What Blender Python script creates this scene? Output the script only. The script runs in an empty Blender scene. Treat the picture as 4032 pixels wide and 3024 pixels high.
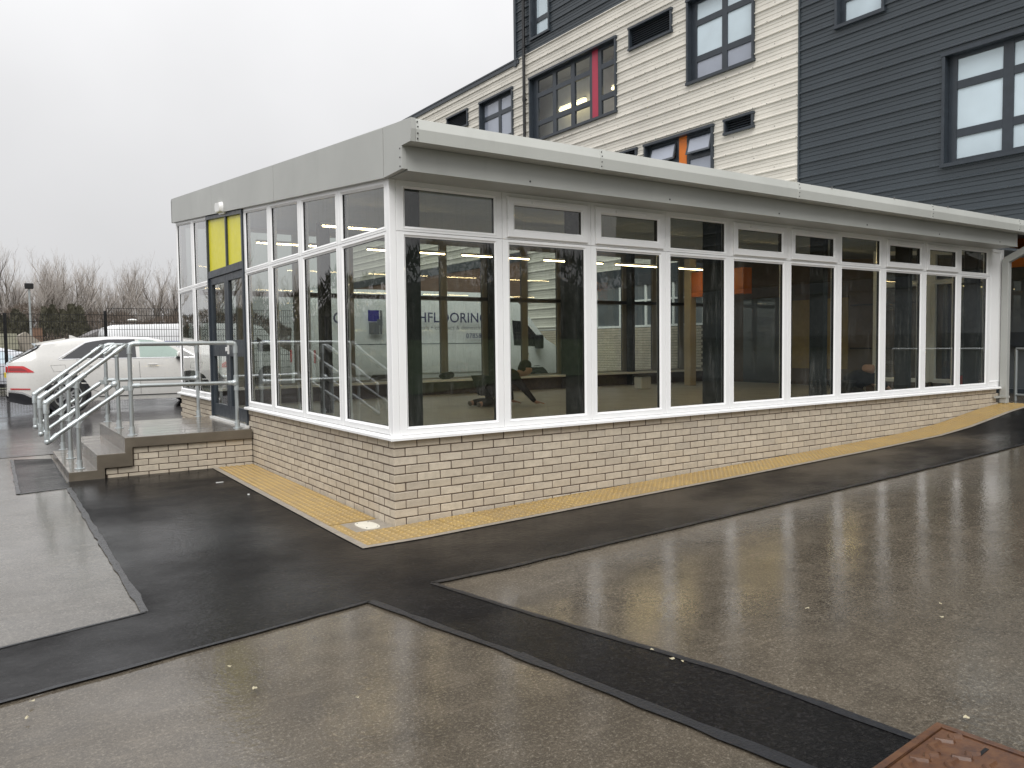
import bpy, bmesh, math, random
from mathutils import Vector, Matrix
random.seed(7)
D = bpy.data
scene = bpy.context.scene
COL = scene.collection

# ---------------------------------------------------------------- camera
CAM = (-2.8976, -6.0887, 1.5546)
yaw, pitch, roll = 0.594644, -0.0507018, -0.0123312
f = Vector((math.sin(yaw)*math.cos(pitch), math.cos(yaw)*math.cos(pitch), math.sin(pitch)))
r0 = Vector((math.cos(yaw), -math.sin(yaw), 0)); u0 = r0.cross(f)
r = math.cos(roll)*r0 + math.sin(roll)*u0
u = -math.sin(roll)*r0 + math.cos(roll)*u0
cam = D.objects.new('camera', D.cameras.new('camera')); COL.objects.link(cam)
cam.matrix_world = Matrix(((r.x, u.x, -f.x, CAM[0]), (r.y, u.y, -f.y, CAM[1]), (r.z, u.z, -f.z, CAM[2]), (0, 0, 0, 1)))
cam.data.sensor_width = 36; cam.data.lens = 36*3106.2/4032
cam.data.clip_start = 0.1; cam.data.clip_end = 2000
scene.camera = cam

# ---------------------------------------------------------------- sky, sun, exposure
SUN_EL, SUN_AZ = math.radians(48), math.radians(215)      # azimuth from +Y towards +X
w = D.worlds.new('World'); scene.world = w; w.use_nodes = True
nt = w.node_tree; N = nt.nodes; Lk = nt.links
bg = N['Background']
sky = N.new('ShaderNodeTexSky'); sky.sky_type = 'NISHITA'; sky.sun_disc = False
sky.sun_elevation = SUN_EL; sky.sun_rotation = SUN_AZ; sky.dust_density = 4
hs = N.new('ShaderNodeHueSaturation'); hs.inputs['Saturation'].default_value = 0.12
Lk.new(sky.outputs[0], hs.inputs['Color'])
tc = N.new('ShaderNodeTexCoord'); sp = N.new('ShaderNodeSeparateXYZ'); Lk.new(tc.outputs['Generated'], sp.inputs[0])
mx = N.new('ShaderNodeMath'); mx.operation = 'MAXIMUM'; mx.inputs[1].default_value = 0; Lk.new(sp.outputs['Z'], mx.inputs[0])
pw = N.new('ShaderNodeMath'); pw.operation = 'POWER'; pw.inputs[1].default_value = 1.7; Lk.new(mx.outputs[0], pw.inputs[0])
cl = N.new('ShaderNodeTexNoise'); cl.inputs['Scale'].default_value = 1.6; cl.inputs['Detail'].default_value = 5
Lk.new(tc.outputs['Generated'], cl.inputs['Vector'])
ma = N.new('ShaderNodeMath'); ma.operation = 'MULTIPLY_ADD'; ma.inputs[1].default_value = 9.0; ma.inputs[2].default_value = 4.5
Lk.new(pw.outputs[0], ma.inputs[0])
mb_ = N.new('ShaderNodeMath'); mb_.operation = 'MULTIPLY_ADD'; mb_.inputs[1].default_value = 3.0; mb_.inputs[2].default_value = -1.5
Lk.new(cl.outputs['Fac'], mb_.inputs[0])
ad = N.new('ShaderNodeMath'); ad.operation = 'ADD'; Lk.new(ma.outputs[0], ad.inputs[0]); Lk.new(mb_.outputs[0], ad.inputs[1])
cc = N.new('ShaderNodeCombineColor')
for i, k in enumerate((1.0, 1.0, 1.015)):
    m = N.new('ShaderNodeMath'); m.operation = 'MULTIPLY'; m.inputs[1].default_value = k
    Lk.new(ad.outputs[0], m.inputs[0]); Lk.new(m.outputs[0], cc.inputs[i])
mi = N.new('ShaderNodeMix'); mi.data_type = 'RGBA'; mi.inputs[0].default_value = 0.93
Lk.new(hs.outputs[0], mi.inputs[6]); Lk.new(cc.outputs[0], mi.inputs[7]); Lk.new(mi.outputs[2], bg.inputs['Color'])
bg.inputs['Strength'].default_value = 0.1
sun = D.objects.new('sun', D.lights.new('sun', 'SUN')); COL.objects.link(sun)
sun.data.energy = 1.5; sun.data.angle = math.radians(40); sun.data.color = (1, 0.985, 0.96)
sd = Vector((math.sin(SUN_AZ)*math.cos(SUN_EL), math.cos(SUN_AZ)*math.cos(SUN_EL), math.sin(SUN_EL)))
sun.rotation_euler = sd.to_track_quat('Z', 'Y').to_euler()
vs = scene.view_settings; vs.view_transform = 'Standard'; vs.look = 'None'; vs.exposure = 0.58; vs.gamma = 1
vs.use_curve_mapping = False

# ---------------------------------------------------------------- materials
def newmat(name):
    m = D.materials.new(name); m.use_nodes = True
    return m, m.node_tree.nodes, m.node_tree.links, m.node_tree.nodes['Principled BSDF']
def noise(N, L, scale, detail=4, rough=0.6, vec=None, coord='Object', stretch=None):
    if vec is None:
        if coord == 'World':
            vec = N.new('ShaderNodeNewGeometry').outputs['Position']
        else:
            vec = N.new('ShaderNodeTexCoord').outputs['Object']
    if stretch:
        mp = N.new('ShaderNodeMapping'); mp.inputs['Scale'].default_value = stretch
        L.new(vec, mp.inputs['Vector']); vec = mp.outputs[0]
    n = N.new('ShaderNodeTexNoise'); n.inputs['Scale'].default_value = scale
    n.inputs['Detail'].default_value = detail; n.inputs['Roughness'].default_value = rough
    L.new(vec, n.inputs['Vector']); return n.outputs['Fac']
def ramp(N, L, fac, stops):
    c = N.new('ShaderNodeValToRGB'); e = c.color_ramp.elements
    while len(e) < len(stops): e.new(0.5)
    for i, (p, col) in enumerate(stops):
        e[i].position = p; e[i].color = (*col, 1) if len(col) == 3 else col
    L.new(fac, c.inputs[0]); return c.outputs[0]
def mixc(N, L, fac, a, b, mode='MIX'):
    m = N.new('ShaderNodeMix'); m.data_type = 'RGBA'; m.blend_type = mode
    for s, v in ((0, fac), (6, a), (7, b)):
        if isinstance(v, (int, float)): m.inputs[s].default_value = v
        elif isinstance(v, tuple): m.inputs[s].default_value = (*v, 1)
        else: L.new(v, m.inputs[s])
    return m.outputs[2]
def bump(N, L, fac, dist, strength=1.0, normal=None):
    b = N.new('ShaderNodeBump'); b.inputs['Distance'].default_value = dist; b.inputs['Strength'].default_value = strength
    L.new(fac, b.inputs['Height'])
    if normal: L.new(normal, b.inputs['Normal'])
    return b.outputs[0]
def mr(N, L, fac, a, b, c, d):
    m = N.new('ShaderNodeMapRange')
    for i, v in enumerate((a, b, c, d)): m.inputs[i+1].default_value = v
    L.new(fac, m.inputs[0]); return m.outputs[0]
def simple(name, col, rough=0.5, metal=0.0, var=0.12, scale=6, bmp=0.0, bscale=40, spec=0.5, coord='World', coat=0):
    m, N, L, P = newmat(name)
    n = noise(N, L, scale, 5, 0.65, coord=coord)
    a = tuple(max(0, c*(1-var)) for c in col); b = tuple(min(1, c*(1+var)) for c in col)
    L.new(ramp(N, L, n, [(0.3, a), (0.7, b)]), P.inputs['Base Color'])
    L.new(mr(N, L, noise(N, L, scale*2.3, 3, coord=coord), 0.3, 0.7, max(0.02, rough*0.8), min(1, rough*1.2)), P.inputs['Roughness'])
    P.inputs['Metallic'].default_value = metal; P.inputs['Specular IOR Level'].default_value = spec
    if coat: P.inputs['Coat Weight'].default_value = coat; P.inputs['Coat Roughness'].default_value = 0.05
    if bmp: L.new(bump(N, L, noise(N, L, bscale, 4, coord=coord), bmp), P.inputs['Normal'])
    return m

def mat_ground(name, dark, light, speck, base_rough, coat_w, coat_lo, coat_hi, streak=True, wave=0.0025, grain=0.0035, lowf=0.6, cior=1.58):
    m, N, L, P = newmat(name)
    big = noise(N, L, 0.55, 5, 0.6, coord='World'); mid = noise(N, L, 5, 5, 0.7, coord='World')
    fine = noise(N, L, 62, 3, 0.8, coord='World'); vf = noise(N, L, 150, 3, 0.7, coord='World')
    c = ramp(N, L, big, [(0.3, dark), (0.72, light)])
    c = mixc(N, L, 0.45, c, ramp(N, L, mid, [(0.3, tuple(x*0.7 for x in dark)), (0.7, tuple(x*1.15 for x in light))]))
    c = mixc(N, L, ramp(N, L, fine, [(0.52, (0, 0, 0)), (0.68, (0.85,)*3)]), c, speck)
    c = mixc(N, L, ramp(N, L, fine, [(0.28, (0.8,)*3), (0.42, (0, 0, 0))]), c, tuple(x*0.45 for x in dark))
    if streak:
        st = noise(N, L, 1.9, 7, 0.8, coord='World', stretch=(1.0, 5.0, 1))
        c = mixc(N, L, ramp(N, L, st, [(0.57, (0, 0, 0)), (0.70, (0.5,)*3)]), c, tuple(min(1, x*1.9) for x in light))
    mot = noise(N, L, 1.7, 6, 0.72, coord='World')
    c = mixc(N, L, ramp(N, L, mot, [(0.40, (0.30,)*3), (0.52, (0, 0, 0))]), c, tuple(x*0.65 for x in dark))
    c = mixc(N, L, ramp(N, L, vf, [(0.34, (0.55,)*3), (0.5, (0, 0, 0))]), c, tuple(x*0.35 for x in dark))
    c = mixc(N, L, ramp(N, L, vf, [(0.58, (0, 0, 0)), (0.75, (0.5,)*3)]), c, speck)
    L.new(c, P.inputs['Base Color'])
    P.inputs['Roughness'].default_value = base_rough
    P.inputs['Specular IOR Level'].default_value = 0.05
    wet = noise(N, L, 0.55, 6, 0.6, coord='World', stretch=(1, 1.25, 1))
    L.new(mr(N, L, wet, 0.40, 0.56, coat_hi, coat_lo), P.inputs['Coat Roughness'])
    L.new(mr(N, L, wet, 0.36, 0.62, coat_w*lowf, coat_w), P.inputs['Coat Weight'])
    P.inputs['Coat IOR'].default_value = cior
    L.new(bump(N, L, fine, grain), P.inputs['Normal'])
    rip = noise(N, L, 26, 3, 0.6, coord='World')
    L.new(bump(N, L, vf, grain*0.05, 1, bump(N, L, rip, wave*.55)), P.inputs['Coat Normal'])
    return m

M = {}
M['old_asphalt'] = mat_ground('old wet asphalt', (0.060, 0.049, 0.036), (0.118, 0.099, 0.075), (0.21, 0.185, 0.145), 0.75, 1.0, 0.010, 0.105, lowf=0.5, cior=1.62)
M['pale_asphalt'] = mat_ground('pale wet asphalt', (0.085, 0.077, 0.065), (0.14, 0.128, 0.11), (0.24, 0.22, 0.19), 0.7, 1.0, 0.015, 0.10, lowf=0.75, cior=1.75)
M['new_asphalt'] = mat_ground('new black asphalt', (0.004, 0.0038, 0.004), (0.009, 0.0085, 0.009), (0.032, 0.030, 0.030), 0.85, 0.7, 0.12, 0.25, streak=False, wave=0.006, grain=0.006, lowf=0.32, cior=1.45)
M['carpark'] = mat_ground('car park asphalt', (0.045, 0.043, 0.045), (0.085, 0.082, 0.08), (0.14, 0.13, 0.13), 0.6, 1.0, 0.03, 0.16, streak=False)
M['sealant'] = simple('bitumen sealant', (0.008, 0.009, 0.012), 0.38, bmp=0.004, bscale=60, var=0.4, scale=20)
M['seal_grey'] = simple('worn joint strip', (0.035, 0.035, 0.037), 0.3, bmp=0.004, bscale=50, var=0.35, scale=14)

def mat_brick(name, tones, stain=0.25):
    m, N, L, P = newmat(name)
    oi = N.new('ShaderNodeObjectInfo').outputs['Random']; ri = N.new('ShaderNodeNewGeometry').outputs['Random Per Island']
    ad = N.new('ShaderNodeMath'); ad.operation = 'ADD'; L.new(oi, ad.inputs[0]); L.new(ri, ad.inputs[1])
    fr = N.new('ShaderNodeMath'); fr.operation = 'FRACT'; L.new(ad.outputs[0], fr.inputs[0])
    c = ramp(N, L, fr.outputs[0], [(i/(len(tones)-1), t) for i, t in enumerate(tones)])
    blot = noise(N, L, 14, 5, 0.7, coord='World')
    c = mixc(N, L, ramp(N, L, blot, [(0.42, (0, 0, 0)), (0.75, (0.5,)*3)]), c, tuple(x*0.62 for x in tones[0]))
    sand = noise(N, L, 130, 3, 0.8, coord='World')
    c = mixc(N, L, ramp(N, L, sand, [(0.3, (0.28,)*3), (0.5, (0, 0, 0))]), c, tuple(x*0.5 for x in tones[0]))
    chip = noise(N, L, 30, 4, 0.9, coord='World', stretch=(1, 1, 2.5))
    c = mixc(N, L, ramp(N, L, chip, [(0.70, (0, 0, 0)), (0.74, (0.7,)*3)]), c, (0.10, 0.075, 0.055))
    L.new(c, P.inputs['Base Color']); P.inputs['Roughness'].default_value = 0.78
    L.new(bump(N, L, sand, 0.0016, 1, bump(N, L, blot, 0.003)), P.inputs['Normal'])
    return m
M['brick'] = mat_brick('buff brick', [(0.47, 0.41, 0.325), (0.54, 0.47, 0.37), (0.495, 0.43, 0.34), (0.58, 0.51, 0.405), (0.455, 0.40, 0.325), (0.53, 0.455, 0.35)])
M['brick_brown'] = mat_brick('brown brick', [(0.15, 0.085, 0.055), (0.20, 0.12, 0.08), (0.17, 0.10, 0.07)])
M['mortar'] = simple('brown mortar', (0.105, 0.077, 0.058), 0.9, bmp=0.002, bscale=120, var=0.25, scale=12)

def mat_upvc():
    m, N, L, P = newmat('white plastic frame')
    n = noise(N, L, 3.0, 6, 0.7, coord='World', stretch=(1, 1, 0.5))
    L.new(ramp(N, L, n, [(0.3, (0.85, 0.85, 0.85)), (0.7, (0.90, 0.90, 0.895))]), P.inputs['Base Color'])
    P.inputs['Roughness'].default_value = 0.22; P.inputs['Coat Weight'].default_value = 0.2
    g = noise(N, L, 220, 2, 0.5, coord='World', stretch=(1, 1, 0.06))
    L.new(bump(N, L, g, 0.0003), P.inputs['Normal']); return m
M['upvc'] = mat_upvc()
M['backframe'] = simple('frame with painted shade', (0.21, 0.20, 0.175), 0.4, var=0.05)  # white back frames tinted dark, backlit shade put into the base colour
M['gasket'] = simple('black gasket', (0.012, 0.012, 0.013), 0.45)
def mat_cladmetal(name, col, rough, metal=0.0):
    m, N, L, P = newmat(name)
    n = noise(N, L, 0.7, 4, 0.6, coord='World'); s = noise(N, L, 5, 5, 0.7, coord='World', stretch=(1, 1, 0.15))
    c = ramp(N, L, n, [(0.3, tuple(x*0.90 for x in col)), (0.7, tuple(x*1.06 for x in col))])
    c = mixc(N, L, ramp(N, L, s, [(0.55, (0, 0, 0)), (0.8, (0.22,)*3)]), c, tuple(x*0.66 for x in col))
    L.new(c, P.inputs['Base Color']); P.inputs['Roughness'].default_value = rough; P.inputs['Metallic'].default_value = metal
    L.new(bump(N, L, noise(N, L, 260, 2, coord='World'), 0.0004), P.inputs['Normal']); return m
M['fascia'] = mat_cladmetal('grey fascia metal', (0.405, 0.412, 0.39), 0.42)
M['fascia2'] = mat_cladmetal('goosewing fascia metal', (0.50, 0.51, 0.48), 0.36)
M['clad_white'] = mat_cladmetal('white cladding', (0.66, 0.63, 0.565), 0.45)
M['clad_dark'] = mat_cladmetal('anthracite cladding', (0.040, 0.050, 0.059), 0.42)
M['navy'] = simple('anthracite frame', (0.030, 0.038, 0.048), 0.35, var=0.15)
M['black'] = simple('black painted metal', (0.008, 0.008, 0.009), 0.4)
M['yellow'] = simple('yellow panel', (0.72, 0.66, 0.03), 0.35, var=0.05)
M['orange'] = simple('orange panel', (0.66, 0.17, 0.015), 0.4, var=0.05)
M['crimson'] = simple('crimson panel', (0.38, 0.025, 0.06), 0.4, var=0.05)
M['galv'] = mat_cladmetal('galvanised steel', (0.42, 0.45, 0.455), 0.42, 0.7)
M['fitting'] = mat_cladmetal('cast fitting', (0.52, 0.56, 0.57), 0.38, 0.6)
M['screw'] = simple('steel screw', (0.10, 0.10, 0.10), 0.5, metal=0.5)
def mat_conc():
    m, N, L, P = newmat('wet concrete step')
    a = noise(N, L, 2.2, 6, 0.7, coord='World', stretch=(0.6, 2.5, 1)); b = noise(N, L, 60, 4, 0.7, coord='World')
    geo = N.new('ShaderNodeNewGeometry'); 
    c = ramp(N, L, a, [(0.3, (0.075, 0.060, 0.042)), (0.52, (0.11, 0.09, 0.064)), (0.72, (0.17, 0.145, 0.11))])
    c = mixc(N, L, ramp(N, L, b, [(0.3, (0.4,)*3), (0.5, (0, 0, 0))]), c, (0.10, 0.08, 0.06))
    L.new(c, P.inputs['Base Color']); P.inputs['Roughness'].default_value = 0.65
    L.new(mr(N, L, a, 0.3, 0.65, 0.28, 0.06), P.inputs['Coat Roughness']); P.inputs['Coat Weight'].default_value = 1; P.inputs['Coat IOR'].default_value = 1.6
    L.new(bump(N, L, b, 0.0015), P.inputs['Normal']); return m
M['concrete'] = mat_conc()
M['edging'] = simple('concrete edging', (0.27, 0.24, 0.20), 0.5, bmp=0.002, var=0.2, scale=18)
def mat_tactile():
    m, N, L, P = newmat('buff tactile paving')
    oi = N.new('ShaderNodeObjectInfo').outputs['Random']
    c = ramp(N, L, oi, [(0, (0.35, 0.225, 0.06)), (0.5, (0.40, 0.265, 0.075)), (1, (0.33, 0.215, 0.065))])
    n = noise(N, L, 9, 6, 0.7, coord='World')
    c = mixc(N, L, ramp(N, L, n, [(0.4, (0, 0, 0)), (0.7, (0.8,)*3)]), c, (0.27, 0.195, 0.095))
    b = noise(N, L, 120, 3, 0.8, coord='World')
    c = mixc(N, L, ramp(N, L, b, [(0.3, (0.35,)*3), (0.48, (0, 0, 0))]), c, (0.26, 0.17, 0.06))
    L.new(c, P.inputs['Base Color']); P.inputs['Roughness'].default_value = 0.5
    P.inputs['Coat Weight'].default_value = 0.8; P.inputs['Coat Roughness'].default_value = 0.12; P.inputs['Coat IOR'].default_value = 1.35
    L.new(bump(N, L, b, 0.0012), P.inputs['Normal']); return m
M['tactile'] = mat_tactile()
def mat_glass(name, tint=(0.74, 0.785, 0.745), refl=2.3, fog=0.35, streak=True, base=0.0):
    m, N, L, P = newmat(name); N.remove(P); out = N['Material Output']
    tr = N.new('ShaderNodeBsdfTransparent'); tr.inputs[0].default_value = (*tint, 1)
    gl = N.new('ShaderNodeBsdfGlossy'); gl.inputs['Roughness'].default_value = 0.004
    ge = N.new('ShaderNodeNewGeometry'); dt = N.new('ShaderNodeVectorMath'); dt.operation = 'DOT_PRODUCT'
    L.new(ge.outputs['Incoming'], dt.inputs[0]); L.new(ge.outputs['Normal'], dt.inputs[1])
    ab = N.new('ShaderNodeMath'); ab.operation = 'ABSOLUTE'; L.new(dt.outputs['Value'], ab.inputs[0])
    om = N.new('ShaderNodeMath'); om.operation = 'SUBTRACT'; om.inputs[0].default_value = 1; L.new(ab.outputs[0], om.inputs[1])
    p5 = N.new('ShaderNodeMath'); p5.operation = 'POWER'; p5.inputs[1].default_value = 5; L.new(om.outputs[0], p5.inputs[0])
    fs = N.new('ShaderNodeMath'); fs.operation = 'MULTIPLY_ADD'; fs.inputs[1].default_value = 0.96; fs.inputs[2].default_value = 0.04; L.new(p5.outputs[0], fs.inputs[0])
    mu = N.new('ShaderNodeMath'); mu.operation = 'MULTIPLY'; mu.inputs[1].default_value = refl; mu.use_clamp = True
    L.new(fs.outputs[0], mu.inputs[0])
    wv = noise(N, L, 1.3, 2, coord='World'); L.new(bump(N, L, wv, 0.0006), gl.inputs['Normal'])
    m1 = N.new('ShaderNodeMixShader'); L.new(mu.outputs[0], m1.inputs[0]); L.new(tr.outputs[0], m1.inputs[1]); L.new(gl.outputs[0], m1.inputs[2])
    last = m1.outputs[0]
    if streak:
        df = N.new('ShaderNodeBsdfTranslucent'); df.inputs[0].default_value = (0.6, 0.62, 0.6, 1)
        d2 = N.new('ShaderNodeBsdfDiffuse'); d2.inputs[0].default_value = (0.55, 0.57, 0.56, 1)
        mm = N.new('ShaderNodeMixShader'); L.new(df.outputs[0], mm.inputs[1]); L.new(d2.outputs[0], mm.inputs[2])
        s1 = noise(N, L, 26, 5, 0.75, coord='World', stretch=(1, 1, 0.10)); s2 = noise(N, L, 1.1, 4, 0.6, coord='World')
        q = N.new('ShaderNodeMath'); q.operation = 'MULTIPLY'
        L.new(ramp(N, L, s1, [(0.5, (0.08,)*3), (0.72, (1, 1, 1))]), q.inputs[0]); L.new(mr(N, L, s2, 0.42, 0.68, base, fog), q.inputs[1])
        m2 = N.new('ShaderNodeMixShader'); L.new(q.outputs[0], m2.inputs[0]); L.new(last, m2.inputs[1]); L.new(mm.outputs[0], m2.inputs[2]); last = m2.outputs[0]
    L.new(last, out.inputs[0]); return m
M['glass'] = mat_glass('window glass', base=0.015, fog=0.30)
M['glass_clear'] = mat_glass('clear glass', (0.86, 0.88, 0.87), 1.5, streak=False)
M['glass_car'] = mat_glass('car glass', (0.75, 0.85, 0.82), 1.6, streak=False)
def pane(name, col, rough=0.06):
    m, N, L, P = newmat(name)
    n = noise(N, L, 0.7, 3, coord='World')
    L.new(ramp(N, L, n, [(0.3, tuple(x*0.85 for x in col)), (0.7, tuple(min(1, x*1.1) for x in col))]), P.inputs['Base Color'])
    P.inputs['Roughness'].default_value = 0.5; P.inputs['Coat Weight'].default_value = 1; P.inputs['Coat Roughness'].default_value = 0.01; P.inputs['Coat IOR'].default_value = 1.7
    return m
M['frosted'] = pane('frosted pane', (0.50, 0.60, 0.66))
M['blinds'] = pane('pane over pale blind', (0.30, 0.33, 0.40))
M['pane_dark'] = pane('dark pane', (0.10, 0.115, 0.13))
M['car_white'] = simple('white car paint', (0.60, 0.59, 0.565), 0.3, var=0.02, coat=1)
M['van_white'] = simple('white van paint', (0.78, 0.79, 0.80), 0.35, var=0.03, coat=0.6)
M['car_blue'] = simple('pale blue car paint', (0.55, 0.57, 0.61), 0.35, var=0.03, coat=0.8)
M['car_dark'] = simple('tinted glass', (0.012, 0.012, 0.015), 0.06, var=0.1, coat=1)
M['tyre'] = simple('tyre rubber', (0.014, 0.014, 0.014), 0.75)
M['trim'] = simple('black car trim', (0.015, 0.015, 0.018), 0.4)
M['alloy'] = simple('alloy wheel', (0.55, 0.56, 0.57), 0.3, metal=0.8)
M['red_lens'] = simple('red lamp lens', (0.50, 0.018, 0.022), 0.15, coat=1, var=0.1)
M['red_dark'] = simple('dark red lens', (0.22, 0.01, 0.015), 0.15, coat=1)
M['chrome'] = simple('bright trim', (0.75, 0.75, 0.76), 0.2, metal=0.8)
M['blue_print'] = simple('blue print', (0.03, 0.03, 0.30), 0.4)
M['grey_print'] = simple('grey print', (0.16, 0.17, 0.20), 0.4)
M['navy_print'] = simple('navy print', (0.05, 0.055, 0.14), 0.4)
M['floor'] = simple('vinyl floor', (0.43, 0.425, 0.40), 0.45, var=0.08, scale=1.2)
M['plaster'] = simple('white plaster', (0.66, 0.65, 0.62), 0.8, var=0.05)
M['ceiling'] = simple('grey ceiling', (0.24, 0.27, 0.31), 0.8, var=0.05)
M['brownwall'] = simple('brown wall panel', (0.13, 0.10, 0.075), 0.6, var=0.1)
M['ochre'] = simple('ochre wall', (0.33, 0.24, 0.08), 0.7, var=0.1)
M['beige'] = simple('beige pillar', (0.50, 0.42, 0.30), 0.6, var=0.06)
M['post'] = simple('dark green steel post', (0.006, 0.009, 0.008), 0.8)
M['cream'] = simple('cream cover', (0.66, 0.63, 0.54), 0.45, var=0.06, scale=20)
M['bark'] = simple('bare bark', (0.17, 0.15, 0.13), 0.9, var=0.3, scale=0.6)
M['twig'] = simple('bare twigs', (0.40, 0.365, 0.335), 0.9, var=0.3, scale=0.3)  # paler greyish brown, haze of the far trees put into the colour
M['scrub'] = simple('brown scrub', (0.13, 0.105, 0.085), 0.95, var=0.25, scale=0.8)
M['thicket'] = simple('dark thicket', (0.028, 0.027, 0.017), 0.95, var=0.45, scale=0.25)
M['evergreen'] = simple('evergreen scrub', (0.062, 0.058, 0.038), 0.95, var=0.4, scale=0.6)
M['grass'] = simple('grass', (0.045, 0.075, 0.02), 0.95, var=0.4, scale=2, bmp=0.02, bscale=30)
M['field'] = simple('far field', (0.06, 0.065, 0.035), 0.95, var=0.3, scale=0.05)
M['slate'] = simple('roof slate', (0.16, 0.15, 0.15), 0.7, var=0.3, scale=3)
M['moss'] = simple('mossy roof', (0.12, 0.115, 0.075), 0.8, var=0.3, scale=2)
M['render_wall'] = simple('house wall', (0.28, 0.25, 0.21), 0.85, var=0.15)
M['skin'] = simple('skin', (0.50, 0.29, 0.21), 0.55, var=0.08, scale=20)
M['cloth_black'] = simple('black clothing', (0.012, 0.012, 0.014), 0.9, bmp=0.004, bscale=30)
M['cloth_dark'] = simple('dark trousers', (0.020, 0.022, 0.020), 0.9, bmp=0.004, bscale=30)
M['hair'] = simple('dark hair', (0.012, 0.009, 0.007), 0.7)
M['shoe'] = simple('grey shoe', (0.16, 0.14, 0.12), 0.7)
M['red_plastic'] = simple('red plastic', (0.62, 0.03, 0.02), 0.4)
M['yellow_plastic'] = simple('yellow plastic', (0.55, 0.42, 0.03), 0.4)
M['white_plastic'] = simple('white plastic', (0.72, 0.72, 0.70), 0.35, var=0.04)
M['leaf'] = simple('yellow leaf', (0.38, 0.34, 0.23), 0.6, var=0.2)
def mat_rust():
    m, N, L, P = newmat('rusty iron')
    a = noise(N, L, 14, 6, 0.75, coord='World')
    L.new(ramp(N, L, a, [(0.3, (0.035, 0.013, 0.007)), (0.5, (0.085, 0.032, 0.010)), (0.7, (0.12, 0.052, 0.018))]), P.inputs['Base Color'])
    P.inputs['Roughness'].default_value = 0.6; P.inputs['Coat Weight'].default_value = 0.9; P.inputs['Coat Roughness'].default_value = 0.18; P.inputs['Coat IOR'].default_value = 1.35
    L.new(bump(N, L, noise(N, L, 70, 4, coord='World'), 0.0015), P.inputs['Normal']); return m
M['rust'] = mat_rust()
def mat_emit(name, col, s):
    m, N, L, P = newmat(name); P.inputs['Base Color'].default_value = (*col, 1)
    P.inputs['Emission Color'].default_value = (*col, 1); P.inputs['Emission Strength'].default_value = s; return m
M['led'] = mat_emit('lit led strip', (1.0, 0.74, 0.38), 20)
M['tube'] = mat_emit('lit tube', (1.0, 0.86, 0.50), 3.2)

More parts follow.
